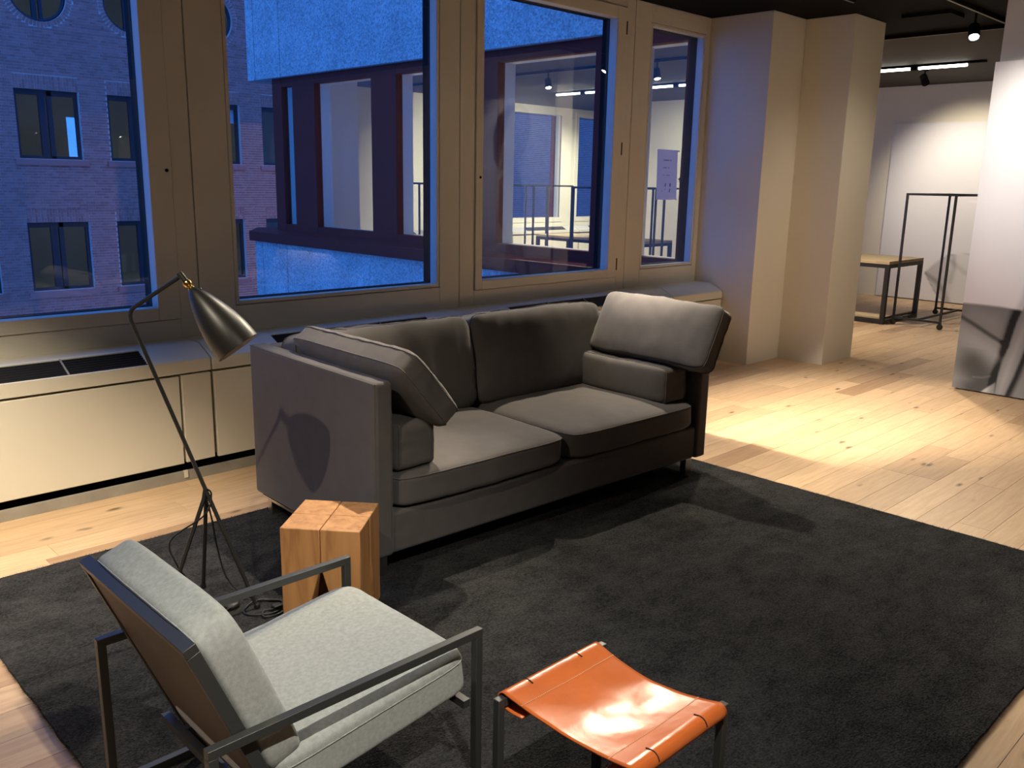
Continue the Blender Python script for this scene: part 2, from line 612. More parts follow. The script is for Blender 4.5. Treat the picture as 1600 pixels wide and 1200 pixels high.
def ring(mb, x0, x1, z0, z1, gx0, gx1, gz0, gz1, y0, y1):
    """rectangular frame in the xz plane"""
    mb.box(x0, gx0, y0, y1, z0, z1)
    mb.box(gx1, x1, y0, y1, z0, z1)
    mb.box(gx0, gx1, y0, y1, z0, gz0)
    mb.box(gx0, gx1, y0, y1, gz1, z1)
    return mb

def ringx(mb, y0, y1, z0, z1, gy0, gy1, gz0, gz1, x0, x1):
    mb.box(x0, x1, y0, gy0, z0, z1)
    mb.box(x0, x1, gy1, y1, z0, z1)
    mb.box(x0, x1, gy0, gy1, z0, gz0)
    mb.box(x0, x1, gy0, gy1, gz1, z1)
    return mb

CEIL = 3.03
# ================================================================== STRUCTURE
# ---- floor with oak planks
fl = build('floor', MB().box(-3.6, 7.2, -5.0, 4.85, -0.25, -0.016).box(7.2, 16.2, -5.0, 12.45, -0.25, -0.016), M['gap'])
tag(fl, 'light oak plank floor of the showroom', 'floor', kind='structure')
PW = 0.155
planks = []
row = 0
y = -5.0
while y < 12.4:
    x = -3.6 - random.random() * 1.2
    while x < 16.2:
        ln = random.choice([0.55, 0.75, 0.95, 1.2, 1.5, 1.8]) * random.uniform(0.9, 1.1)
        a, b_ = max(x, -3.6 if y < 4.6 else 7.2), min(x + ln, 16.2)
        if b_ - a > 0.05:
            planks.append((a, b_, y, min(y + PW, 12.42)))
        x += ln
    y += PW
    row += 1
def plank_px(p):
    c = proj(((p[0] + p[1]) / 2, (p[2] + p[3]) / 2, 0))
    if c is None or not (-60 < c[0] < 1660 and 420 < c[1] < 1260):
        return 0
    cx, cy = (p[0] + p[1]) / 2, (p[2] + p[3]) / 2
    if 0.66 < cx < 4.2 and 0.7 < cy < 3.7:      # under the rug
        return 0
    if cy > 4.35 and cx < 8.2:
        return 0
    return (p[1] - p[0]) / c[2] ** 2
planks.sort(key=plank_px, reverse=True)
rest = MB()
G = 0.0009
for i, p in enumerate(planks):
    mbp = rest if i >= 290 else MB()
    mbp.box(p[0] + G, p[1] - G, p[2] + G, p[3] - G, -0.016, 0.0)
    if i < 290:
        build('plank', mbp, M['floor'], fl)
tag(build('plank_field', rest, M['floor'], fl), kind='stuff')

# ---- ceiling
ce = build('ceiling', MB().box(-3.6, 8.9, -5.0, 4.72, CEIL, CEIL + 0.2), M['black'])
tag(ce, 'black painted showroom ceiling', 'ceiling', kind='structure')
build('wing_ceiling', MB().box(8.9, 16.2, -5.0, 12.45, CEIL, CEIL + 0.2).box(7.2, 8.9, 4.72, 12.45, CEIL, CEIL + 0.2), M['ceil2'], ce)
build('ceiling_beam', MB().box(7.9, 8.2, 3.0, 3.4, CEIL - 0.03, CEIL), M['black'], ce)

# ---- our window wall, five modules
YF, YG = 4.72, 4.762
mods = [  # x0, x1, glass x0, x1, sash?
    (-1.61, 0.29, -1.37, 0.05, False), (0.29, 2.19, 0.53, 1.95, True), (2.19, 4.11, 2.43, 3.905, False),
    (4.11, 5.975, 4.32, 5.74, True), (5.975, 7.05, 6.215, 6.955, False)]
GZ0, GZ1 = 0.892, 2.862
wins = []
for i, (x0, x1, g0, g1, sash) in enumerate(mods):
    r = empty('window_%d' % (i + 1), (x0, YF, 0.72))
    tag(r, ['cream framed window left of the window behind the standing lamp', 'leftmost cream framed window behind the standing lamp', 'second wide fixed window behind the left half of the sofa',
            'third cream window with hinged sash behind the right half of the sofa', 'narrow window beside the pillar with the paper note'][i], 'window', kind='structure')
    wins.append(r)
    if sash:
        h0, h1, hz0, hz1 = g0 - 0.07, g1 + 0.125, 0.82, 2.955
    else:
        h0, h1, hz0, hz1 = g0 - 0.026, g1 + 0.026, GZ0 - 0.026, GZ1 + 0.026
    e = 0.003
    build('frame', ring(MB(), x0 + e, x1 - e, 0.70, CEIL, h0, h1, hz0, hz1, YF, YG + 0.03), M['frame'], r, bevel=0.003)
    build('joint_backing', MB().box(x0 - 0.01, x0 + 0.01, YF + 0.02, YF + 0.06, 0.70, CEIL), M['gap'], r)
    if sash:
        s_ = build('sash', ring(MB(), h0 + 0.003, h1 - 0.003, hz0 + 0.003, hz1 - 0.003, g0, g1, GZ0, GZ1, YF - 0.012, YG + 0.03), M['frame'], r, bevel=0.004)
        lk = 2.045 if i == 1 else g0 - 0.028
        build('lock', MB().lathe([(0.009, 0), (0.009, 0.004), (0.004, 0.0045)], Matrix.Translation((lk, YF - 0.012, 1.618)) @ Matrix.Rotation(math.pi / 2, 4, 'X'), 14), M['black'], s_)
        for z in (0.93, 1.87, 2.80):
            hx = g1 + 0.112 if i == 3 else g0 - 0.055
            build('hinge', MB().box(hx - 0.005, hx + 0.005, YF - 0.017, YF - 0.005, z - 0.05, z + 0.05), M['gap'], s_)
    else:
        build('glazing_bead', ring(MB(), h0 + 0.004, h1 - 0.004, hz0 + 0.004, hz1 - 0.004, g0, g1, GZ0, GZ1, YF + 0.002, YG + 0.03), M['frame'], r, bevel=0.002)
    build('top_cover', MB().box(x0 + 0.25, x1 - 0.2, YF - 0.004, YF + 0.01, 2.972, 3.022), M['frame'], r)
    build('pane', MB().box(g0 - 0.01, g1 + 0.01, YG, YG + 0.006, GZ0 - 0.01, GZ1 + 0.01), M['glass'], r)
    build('outer_frame', ring(MB(), x0, x1, 0.66, CEIL + 0.1, g0 + 0.004, g1 - 0.004, GZ0 + 0.004, GZ1 - 0.004, YG + 0.031, YG + 0.10), M['outframe'], r)
wl = build('wall_window', MB().box(-3.6, 7.05, 4.74, 4.92, -0.25, 0.70).box(-3.6, -1.61, 4.74, 4.92, 0.70, CEIL).box(-3.6, 7.05, 4.74, 4.92, CEIL, 3.3), M['frame'])
tag(wl, 'cream wall carrying the row of windows', 'wall', kind='structure')
tag(build('wall_left', B(-3.8, -3.6, -5, 4.92, -0.25, CEIL), M['greywall']), 'grey wall left of the camera', 'wall', kind='structure')
tag(build('wall_back', B(-3.8, 16.4, -5.2, -5.0, -0.25, CEIL), M['greywall']), 'grey wall behind the camera', 'wall', kind='structure')
# stepped pillar
tag(build('wall_pillar', MB().prism([(7.05, 4.11), (7.61, 4.11), (7.61, 3.66), (8.20, 3.66), (8.20, 4.85), (7.05, 4.85)], 'z', -0.02, CEIL), M['wall'], bevel=0.004),
    'stepped white pillar right of the windows', 'wall', kind='structure')
# near partition
tag(build('wall_partition', B(7.585, 7.85, -5.0, 2.475, -0.02, CEIL), M['wall'], bevel=0.004), 'white partition wall carrying the large print at the right', 'wall', kind='structure')
# far partition with the far print, end wall and far side of the wing
tag(build('wall_far', B(13.34, 13.6, 0.5, 10.6, -0.02, CEIL), M['cream']), 'cream far wall behind the table and clothes rack', 'wall', kind='structure')
tag(build('wall_right', B(16.2, 16.4, -5.0, 12.9, -0.25, CEIL), M['wall']), 'far side wall of the wing', 'wall', kind='structure')
endw = [(9.03, 9.67), (10.19, 11.57), (12.10, 13.48), (14.0, 15.4)]
mb = MB()
xs = [7.3] + [v for w_ in endw for v in w_] + [16.4]
for k in range(0, len(xs), 2):
    mb.box(xs[k], xs[k + 1], 12.4, 12.55, 0, CEIL)
for a, b_ in endw:
    mb.box(a, b_, 12.4, 12.55, 0, 0.89)
    mb.box(a, b_, 12.4, 12.55, 2.875, CEIL)
ew = tag(build('wall_end', mb, M['cream']), 'cream end wall of the wing seen through its windows', 'wall', kind='structure')
for k, (a, b_) in enumerate(endw):
    r = empty('window_%d' % (11 + k), (a, 12.4, 0.89))
    tag(r, ['narrow looking far window in the end wall next to the corner post', 'second far window in the end wall', 'third far window in the end wall with the clothes racks in front',
            'fourth far window in the end wall at the right'][k], 'window', kind='structure')
    build('frame', ring(MB(), a - 0.09, b_ + 0.09, 0.80, 2.96, a, b_, 0.89, 2.875, 12.385, 12.42), M['cream'], r)
    build('pane', MB().box(a, b_, 12.48, 12.486, 0.89, 2.875), M['glass_out'], r)
    build('outer_frame', ring(MB(), a - 0.3, b_ + 0.3, 0.8, 3.0, a, b_, 0.89, 2.875, 12.551, 12.68), M['maroon'], r)

# ---- wing facade (exterior face at x = 7, seen through our windows)
ww = tag(build('wall_wing', MB().box(7.30, 7.45, 4.95, 12.55, -0.2, 0.80).box(7.20, 7.45, 4.95, 12.55, 2.99, CEIL + 0.4), M['cream']), 'inner face of the wing parapet and lintel', 'wall', kind='structure')
for (a, b_) in ((4.86, 11.985), (12.0, 12.715), (12.73, 12.95)):
    build('concrete_panel', B(6.98, 7.22, a, b_, 3.0, 7.5), M['concrete'], ww, bevel=0.006)
    build('concrete_panel', B(6.98, 7.28, a, b_, -4.5, 0.60), M['concrete'], ww, bevel=0.006)
build('concrete_return', MB().box(7.25, 16.4, 12.7, 12.95, 3.0, 7.5).box(7.25, 16.4, 12.7, 12.95, -4.5, 0.60), M['concrete'], ww)
build('joint_backing', MB().box(7.02, 7.2, 11.9, 12.8, 3.01, 7.5).box(7.02, 7.2, 11.9, 12.8, -4.5, 0.59), M['black'], ww)
build('sill', MB().prism([(6.90, 0.60), (7.30, 0.60), (7.30, 0.80), (7.06, 0.80), (6.90, 0.745)], 'y', 4.87, 12.98), M['maroon'], ww)
build('sill_return', MB().box(7.2, 16.4, 12.6, 12.98, 0.6, 0.76), M['maroon'], ww)
wingw = [(11.80, 12.10), (9.86, 11.22), (7.97, 9.33), (6.05, 7.46), (4.96, 5.53)]
ys = [12.36, 12.10, 11.80, 11.22, 9.86, 9.33, 7.97, 7.46, 6.05, 5.53, 4.96, 4.84]
for k in range(0, len(ys), 2):
    build('post', B(7.05, 7.16, ys[k + 1], ys[k], 0.75, 3.0), M['maroon'], ww, bevel=0.004)
    if ys[k] > 5.2:
        build('inner_post', B(7.161, 7.33, ys[k + 1] + 0.01, ys[k] - 0.01, 0.75, 3.0), M['cream'], ww)
for k, (a, b_) in enumerate(wingw):
    r = empty('window_%d' % (6 + k), (7.1, a, 0.8))
    tag(r, ['narrow maroon framed window at the far corner of the concrete wing', 'far tall maroon framed window of the concrete wing', 'middle maroon framed window of the concrete wing',
            'near maroon framed window of the wing showing the clothes racks inside', 'maroon framed window of the wing nearest the pillar'][k], 'window', kind='structure')
    build('head', B(7.055, 7.16, a, b_, 2.872, 3.0), M['maroon'], r)
    build('bottom_rail', B(7.055, 7.16, a, b_, 0.75, 0.892), M['maroon'], r)
    build('pane', MB().box(7.10, 7.106, a, b_, 0.88, 2.88), M['glass_out'], r)
    build('inner_lining', MB().box(7.161, 7.33, a, b_, 0.78, 0.885).box(7.161, 7.33, a, b_, 2.876, 2.99), M['cream'], r)
# corner pillar inside the wing
tag(build('wall_corner', B(7.34, 8.05, 11.6, 12.4, 0, CEIL), M['wall']), 'pale corner pier inside the far end of the wing', 'wall', kind='structure')

tag(build('ground', B(-40, 60, 4.95, 70, -9.2, -9.0), M['court']), 'grey courtyard paving far below the windows', 'ground', kind='structure')

# kick rail under the heater covers
br = tag(build('baseboard_window', MB().box(-3.6, 7.05, 4.40, 4.425, 0.0, 0.052), M['rail']), 'grey kick rail along the floor under the window covers', 'baseboard', kind='structure')
build('dark_gap_strip', MB().box(-3.6, 7.05, 4.50, 4.55, 0.0, 0.12), M['black'], br)  # black strip standing for the shade in the gap under the covers
build('rail_clip', B(1.895, 1.915, 4.394, 4.41, 0.02, 0.058), M['cream'], br)

# ---- heater covers, one per module
cover_lab = ['cream heater cover below the window left out of frame', 'cream heater cover at left behind the standing lamp', 'cream heater cover behind the left half of the sofa',
             'cream heater cover behind the right half of the sofa', 'short cream heater cover beside the stepped pillar']
covers = [(-1.72, 0.185), (0.195, 2.085), (2.095, 3.985), (3.995, 5.975), (5.985, 7.045)]
for k, (a, b_) in enumerate(covers):
    if k == 0:
        continue
    r = empty('heater_cover', (a, 4.41, 0.0), label=cover_lab[k], cat='heater cover', group='heater covers under the windows')
    ga, gb = a + 0.42, b_ - 0.33
    if k == 4: ga, gb = a + 0.2, a + 0.2
    P = [(4.41, 0.582), (4.41, 0.648), (4.545, 0.713), (4.735, 0.713), (4.735, 0.60), (4.47, 0.582)]
    if k < 4:
        build('top', MB().prism(P, 'x', a, ga), M['cream'], r, bevel=0.003)
        build('top', MB().prism(P, 'x', gb, b_), M['cream'], r, bevel=0.003)
        build('top', MB().prism([(4.41, 0.582), (4.41, 0.648), (4.418, 0.652), (4.43, 0.582)], 'x', ga, gb).prism([(4.536, 0.640), (4.536, 0.709), (4.545, 0.713), (4.735, 0.713), (4.735, 0.60)], 'x', ga, gb), M['cream'], r)
        gr = build('grille', MB().prism([(4.43, 0.60), (4.418, 0.630), (4.536, 0.688), (4.536, 0.60)], 'x', ga, gb), M['grille'], r)
        for q in range(7):
            t = (q + 0.5) / 7
            yy, zz = 4.418 + t * 0.118, 0.652 + t * 0.057
            build('grille_slat', MB().bar((ga, yy, zz - 0.006), (gb, yy, zz - 0.006), 0.005, 0.012), M['grille'], gr)
        n = 3
        for q in range(1, n):
            xx = ga + (gb - ga) * q / n
            build('grille_bar', MB().bar((xx, 4.418, 0.652), (xx, 4.536, 0.709), 0.008, 0.006), M['rail'], gr)
    else:
        build('top', MB().prism(P, 'x', a, a + 0.30), M['cream'], r, bevel=0.003)
        build('top', MB().prism(P, 'x', a + 0.305, b_), M['cream'], r, bevel=0.003)
    bx = b_ - 0.165
    if k < 4:
        build('front_panel', B(a + 0.005, bx - 0.012, 4.412, 4.435, 0.092, 0.568), M['cream'], r, bevel=0.004)
        build('end_panel', B(bx, b_ - 0.004, 4.41, 4.435, 0.096, 0.572), M['cream'], r, bevel=0.004)
    else:
        build('front_panel', B(a + 0.31, b_ - 0.004, 4.412, 4.435, 0.092, 0.574), M['cream'], r, bevel=0.004)
        build('end_panel', B(a + 0.005, a + 0.30, 4.412, 4.435, 0.092, 0.574), M['cream'], r, bevel=0.004)
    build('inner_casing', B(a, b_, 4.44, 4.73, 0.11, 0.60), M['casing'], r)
# simple covers along the end wall of the wing
for k in range(4):
    a = 8.05 + k * 1.9
    r = empty('heater_cover', (a, 12.0, 0), label=['cream heater cover below the first far end window', 'cream heater cover below the second far end window', 'cream heater cover below the third far end window behind the racks', 'cream heater cover below the last far end window'][k], cat='heater cover', group='heater covers under the far windows')
    build('top', MB().prism([(12.06, 0.60), (12.06, 0.65), (12.19, 0.713), (12.38, 0.713), (12.38, 0.60)], 'x', a, a + 1.88), M['cream'], r, bevel=0.004)
    build('front_panel', B(a + 0.01, a + 1.6, 12.065, 12.09, 0.09, 0.575), M['cream'], r)
    build('end_panel', B(a + 1.62, a + 1.87, 12.065, 12.09, 0.09, 0.575), M['cream'], r)
    build('grille', MB().hexa([(a + .4, 12.075, .66), (a + 1.5, 12.075, .66), (a + 1.5, 12.18, .711), (a + .4, 12.18, .711), (a + .4, 12.07, .667), (a + 1.5, 12.07, .667), (a + 1.5, 12.18, .717), (a + .4, 12.18, .717)]), M['grille'], r)

# ================================================================== OUTSIDE: brick building
YB = 22.0
bb = empty('brick_building', (9.0, YB, -9.0), label='dark brick building with square and round windows across the courtyard', cat='building')
WX = [2.31 + 1.98 * k - 0.0 for k in range(7)]          # left edges of the window columns
WX = [x for x in WX]
WW = 1.35
rows = [(1.875, 3.374), (-1.09, 0.47)]
CZ, CR, CRO = 5.40, 0.60, 0.72
cols = [(x, x + WW) for x in WX]
X0, X1, Z0, Z1 = 2.0, 26.0, -4.0, 7.6
# mortar wall with real openings
mb = MB()
def wallgrid():
    xb = sorted(set([X0, X1] + [v for c in cols for v in c]))
    zb = sorted(set([Z0, Z1] + [v for r_ in rows for v in r_] + [CZ - CR, CZ + CR]))
    for i in range(len(xb) - 1):
        for j in range(len(zb) - 1):
            xm, zm = (xb[i] + xb[i + 1]) / 2, (zb[j] + zb[j + 1]) / 2
            inw = any(a < xm < b_ for a, b_ in cols)
            if inw and any(a < zm < b_ for a, b_ in rows):
                continue
            if inw and CZ - CR < zm < CZ + CR:
                continue
            mb.box(xb[i], xb[i + 1], YB, YB + 0.3, zb[j], zb[j + 1])
    for a, b_ in cols:      # round openings
        cx = (a + b_) / 2
        n = 40
        o = len(mb.v)
        for yy in (YB, YB + 0.3):
            for k in range(n):
                t = 2 * math.pi * k / n
                mb.v.append((cx + CR * math.cos(t), yy, CZ + CR * math.sin(t)))
            for k in range(n):
                t = 2 * math.pi * k / n
                c, s_ = math.cos(t), math.sin(t)
                q = max(abs(c) / (WW / 2), abs(s_) / CR)
                mb.v.append((cx + c / q, yy, CZ + s_ / q))
        for k in range(n):
            l = (k + 1) % n
            mb.f.append((o + k, o + l, o + n + l, o + n + k))
            mb.f.append((o + k, o + l, o + 2 * n + l, o + 2 * n + k))
wallgrid()
build('wall', mb, M['mortar'], bb)
# bricks, English bond
CH, ST = 0.0625, 0.2165
bricks = []
SILLH, LINH = 0.13, 0.30
def holes(z):
    out = []
    for a, b_ in cols:
        for lo, hi in rows:
            if lo - 0.005 < z < hi + LINH:
                out.append((a, b_))
            elif lo - SILLH < z <= lo - 0.005:
                out.append((a - 0.1, b_ + 0.1))
        if abs(z - CZ) < CRO:
            h_ = math.sqrt(CRO ** 2 - (z - CZ) ** 2)
            out.append(((a + b_) / 2 - h_, (a + b_) / 2 + h_))
    return sorted(out)
z = Z0
k = 0
while z < Z1:
    hdr = k % 2 == 0
    ln = ST / 2 if hdr else ST
    x = X0 + (ST / 4 if hdr else (ST / 2 if (k // 2) % 2 else 0))
    hs = holes(z + CH / 2)
    while x < X1:
        p0, p1 = x + 0.0055, x + ln - 0.0055
        cz_ = z + CH / 2
        pieces = [(p0, p1)]
        for ha, hb in hs:
            if hb < p0 or ha > p1:
                continue
            nxt = []
            for q0, q1 in pieces:
                if ha - q0 > 0.025: nxt.append((q0, min(q1, ha - 0.004)))
                if q1 - hb > 0.025: nxt.append((max(q0, hb + 0.004), q1))
            pieces = nxt
        for q0, q1 in pieces:
            bricks.append(((q0 + q1) / 2, cz_, q1 - q0, CH - 0.012, 0))
        x += ln
    z += CH
    k += 1
for a, b_ in cols:
    for lo, hi in rows:
        n = int(round((b_ - a) / CH))
        for q in range(n):
            xx = a + (q + 0.5) * (b_ - a) / n
            if q % 2:
                bricks.append((xx, hi + 0.10, CH - 0.014, 0.19, 0))
                bricks.append((xx, hi + 0.25, CH - 0.014, 0.09, 0))
            else:
                bricks.append((xx, hi + 0.05, CH - 0.014, 0.09, 0))
                bricks.append((xx, hi + 0.20, CH - 0.014, 0.19, 0))
    n = 56
    cx = (a + b_) / 2
    for q in range(n):
        t = 2 * math.pi * (q + 0.5) / n
        bricks.append((cx + (CR + 0.055) * math.cos(t), CZ + (CR + 0.055) * math.sin(t), 0.105, 0.055, t))
def brick_mesh(wd, ht):
    me = bpy.data.meshes.new('brick')
    m_ = MB().box(-wd / 2, wd / 2, -0.012, 0.0, -ht / 2, ht / 2)
    me.from_pydata(m_.v, [], m_.f)
    me.materials.append(M['brick'])
    return me
def bscore(b):
    c = proj((b[0], YB, b[1]))
    if c is None or b[4] != 0:
        return 1e9
    ins = (5 < c[0] < 225 and 5 < c[1] < 470) or (360 < c[0] < 410 and 5 < c[1] < 470)
    return (0 if ins else 1e6) + abs(c[1] - 100) + 0.3 * abs(c[0] - 90) - 60 * (b[2] > 0.15)
bricks.sort(key=bscore)
cache = {}
restb = MB()
for i, (bx_, bz_, wd, ht, t) in enumerate(bricks):
    if i < 290:
        key = (round(wd, 4), round(ht, 4))
        if key not in cache:
            cache[key] = brick_mesh(wd, ht)
        o = bpy.data.objects.new('brick', cache[key])
        COL.objects.link(o)
        o.parent = bb
        o.location = Vector((bx_, YB, bz_)) - ORG[bb.name]
    elif t:
        c, s_ = math.cos(t), math.sin(t)
        pts = []
        for yy in (YB, YB - 0.014):
            for u_, v_ in ((-1, -1), (1, -1), (1, 1), (-1, 1)):
                du, dv = u_ * wd / 2, v_ * ht / 2
                pts.append((bx_ + du * c - dv * s_, yy, bz_ + du * s_ + dv * c))
        restb.hexa(pts)
    else:
        restb.box(bx_ - wd / 2, bx_ + wd / 2, YB - 0.012, YB, bz_ - ht / 2, bz_ + ht / 2)
tag(build('brick_field', restb, M['brick'], bb), kind='stuff')
for ci, (a, b_) in enumerate(cols):
    for ri, (lo, hi) in enumerate(rows):
        wdw = build('window', ring(MB(), a, b_, lo, hi, a + 0.07, b_ - 0.07, lo + 0.07, hi - 0.12, YB + 0.10, YB + 0.18).box((a + b_) / 2 - 0.16, (a + b_) / 2 - 0.02, YB + 0.09, YB + 0.17, lo, hi).box((a + b_) / 2 + 0.02, (a + b_) / 2 + 0.12, YB + 0.10, YB + 0.18, lo, hi), M['navy'], bb)
        build('pane', B(a + 0.05, b_ - 0.05, YB + 0.14, YB + 0.146, lo + 0.05, hi - 0.1), M['glass_out'], wdw)
        build('brick_sill', MB().hexa([(a - 0.1, YB - 0.06, lo - 0.14), (b_ + 0.1, YB - 0.06, lo - 0.14), (b_ + 0.1, YB + 0.1, lo - 0.10), (a - 0.1, YB + 0.1, lo - 0.10),
                                       (a - 0.1, YB - 0.06, lo - 0.02), (b_ + 0.1, YB - 0.06, lo - 0.02), (b_ + 0.1, YB + 0.1, lo + 0.01), (a - 0.1, YB + 0.1, lo + 0.01)]), M['brick'], wdw)
        if ci == 4 and ri == 0:
            build('roller_blind', B(a + 0.74, b_ - 0.07, YB + 0.20, YB + 0.21, hi - 0.46, hi - 0.13), M['blind'], wdw)
        if ci in (4,):
            build('curtain', B(b_ - 0.42, b_ - 0.2, YB + 0.24, YB + 0.27, lo, hi - 0.4), M['blind'], wdw)
    cx = (a + b_) / 2
    rw = MB()
    rw.tube([(cx + (CR - 0.03) * math.cos(2 * math.pi * q / 40), YB + 0.12, CZ + (CR - 0.03) * math.sin(2 * math.pi * q / 40)) for q in range(40)], 0.045, 6, closed=True)
    rw.box(cx - 0.12, cx - 0.02, YB + 0.09, YB + 0.15, CZ - CR, CZ + CR).box(cx + 0.03, cx + 0.1, YB + 0.09, YB + 0.15, CZ - CR, CZ + CR)
    wdw = build('round_window', rw, M['navy'], bb, smooth=50)
    build('pane', MB().lathe([(CR - 0.03, 0), (CR - 0.03, 0.006)], Matrix.Translation((cx, YB + 0.13, CZ)) @ Matrix.Rotation(math.pi / 2, 4, 'X'), 40), M['glass_out'], wdw)
# rooms behind the brick windows
for lo, hi in ((-1.5, 1.2), (1.5, 4.1), (4.4, 7.2)):
    m_ = MB().box(X0, X1, YB + 0.3, YB + 7, lo - 0.1, lo).box(X0, X1, YB + 0.3, YB + 7, hi, hi + 0.1)
    xx = X0
    gaps = [(7.0, 7.3), (9.6, 9.95), (12.6, 12.9), (15.2, 15.5)] if lo > 0 else [(14.0, 14.4)]
    for ga, gb in gaps:
        m_.box(xx, ga, YB + 6.9, YB + 7.05, lo, hi)
        m_.box(ga, gb, YB + 6.9, YB + 7.05, lo, lo + 0.5)
        m_.box(ga, gb, YB + 6.9, YB + 7.05, lo + 1.7, hi)
        xx = gb
    m_.box(xx, X1, YB + 6.9, YB + 7.05, lo, hi).box(X0 - .1, X0, YB, YB + 7, lo, hi).box(X1, X1 + .1, YB, YB + 7, lo, hi)
    build('office_room', m_, M['officewall'], bb)
    for q in range(5):
        xq = 6.4 + q * 2.1
        build('office_lamp', MB().box(xq, xq + 0.9, YB + 2.8 + (q % 2) * 2, YB + 2.92 + (q % 2) * 2, hi - 0.09, hi - 0.04), M['office_lamp'], bb)
build('roof_slab', B(X0, X1, YB, YB + 7.1, Z1, Z1 + 0.3), M['mortar'], bb)

# ================================================================== FURNITURE
RZ = 0.014       # rug thickness
# ---- rug
RX0, RX1, RY0, RY1 = 0.66, 4.27, 0.66, 3.735
rug = empty('area_rug', (2.46, 2.2, 0), label='large charcoal wool rug under the sofa, armchair and stool', cat='rug')
mb = MB()
nx, ny = 90, 76
for j in range(ny + 1):
    for i in range(nx + 1):
        u_, v_ = i / nx, j / ny
        x = RX0 + (RX1 - RX0) * u_
        y = RY0 + (RY1 - RY0) * v_
        ed = 0.006 * noise.noise(Vector((x * 9, y * 9, 0)))
        if i in (0, nx): x += ed
        if j in (0, ny): y += ed
        mb.v.append((x, y, RZ + 0.0016 * noise.noise(Vector((x * 6, y * 6, 2))) if 0 < i < nx and 0 < j < ny else RZ - 0.001))
for j in range(ny):
    for i in range(nx):
        q = j * (nx + 1) + i
        mb.f.append((q, q + 1, q + nx + 2, q + nx + 1))
edge_ids = [i for i in range(nx + 1)] + [j * (nx + 1) + nx for j in range(1, ny + 1)] + [ny * (nx + 1) + i for i in range(nx - 1, -1, -1)] + [j * (nx + 1) for j in range(ny - 1, 0, -1)]
o0 = len(mb.v)
mb.v += [(mb.v[q][0], mb.v[q][1], 0.0005) for q in edge_ids]
for k in range(len(edge_ids)):
    l = (k + 1) % len(edge_ids)
    mb.f.append((edge_ids[k], o0 + k, o0 + l, edge_ids[l]))
build('rug_body', mb, M['rug'], rug, smooth=40)
mb = MB()
def fibre(x, y, z, ln, a, lift):
    dx, dy = math.cos(a), math.sin(a)
    wd = 0.0007
    mb.v += [(x - dy * wd, y + dx * wd, z), (x + dy * wd, y - dx * wd, z), (x + dx * ln, y + dy * ln, z + lift)]
    q = len(mb.v)
    mb.f.append((q - 3, q - 2, q - 1))
for q in range(90000):
    x, y = random.uniform(RX0 + 0.01, RX1 - 0.01), random.uniform(RY0 + 0.01, RY1 - 0.01)
    fibre(x, y, RZ - 0.001, random.uniform(0.006, 0.022), random.uniform(0, 6.283), random.uniform(0.001, 0.006))
for q in range(16000):
    t = random.random()
    ed = random.choice('lrrbbft' if False else 'lrbf')
    ln = random.uniform(0.006, 0.02)
    z_ = random.uniform(0.002, RZ)
    if ed == 'l': fibre(RX0 + 0.004, RY0 + (RY1 - RY0) * t, z_, ln, math.pi + random.uniform(-.9, .9), random.uniform(-.002, .006))
    if ed == 'r': fibre(RX1 - 0.004, RY0 + (RY1 - RY0) * t, z_, ln, random.uniform(-.9, .9), random.uniform(-.002, .006))
    if ed == 'b': fibre(RX0 + (RX1 - RX0) * t, RY1 - 0.004, z_, ln, math.pi / 2 + random.uniform(-.9, .9), random.uniform(-.002, .006))
    if ed == 'f': fibre(RX0 + (RX1 - RX0) * t, RY0 + 0.004, z_, ln, -math.pi / 2 + random.uniform(-.9, .9), random.uniform(-.002, .006))
tag(build('pile', mb, M['pile'], rug), kind='stuff')

# ---- cushions
def cushion_map(p, hd, edge, m_, seed, wr, crown=0.0):
    x, y, z = p
    r_ = (abs(x) ** m_ + abs(y) ** m_ + abs(z) ** m_) ** (1 / m_)
    x, y, z = x / r_, y / r_, z / r_
    f = max(0.0, (1 - abs(x) ** 2.6)) * max(0.0, (1 - abs(y) ** 2.6))
    th = edge + (1 - edge) * f ** 0.55
    pull = 1 - 0.035 * (1 - abs(x) ** 2) * (abs(y) ** 4) if False else 1
    q = Vector((x * hd[0], y * hd[1], z * hd[2] * th))
    # sides sucked in a little between the corners
    q.x *= 1 - 0.025 * (1 - y * y) * (abs(x) ** 6) * (1 if edge < 0.6 else 0.2)
    q.y *= 1 - 0.035 * (1 - x * x) * (abs(y) ** 6) * (1 if edge < 0.6 else 0.2)
    nd = Vector((x, y, z)).normalized()
    s_ = Vector((seed * 3.1, seed * 1.7, seed))
    d = wr * noise.noise(q * 5 + s_) + 0.6 * wr * noise.noise(Vector((q.x * 16, q.y * 5, q.z * 8)) + s_)
    # creases close to the edges
    ee = max(abs(x), abs(y)) ** 8
    d += 0.7 * wr * ee * noise.noise(Vector((q.x * 30, q.y * 30, q.z * 12)) + s_)
    return q + nd * d

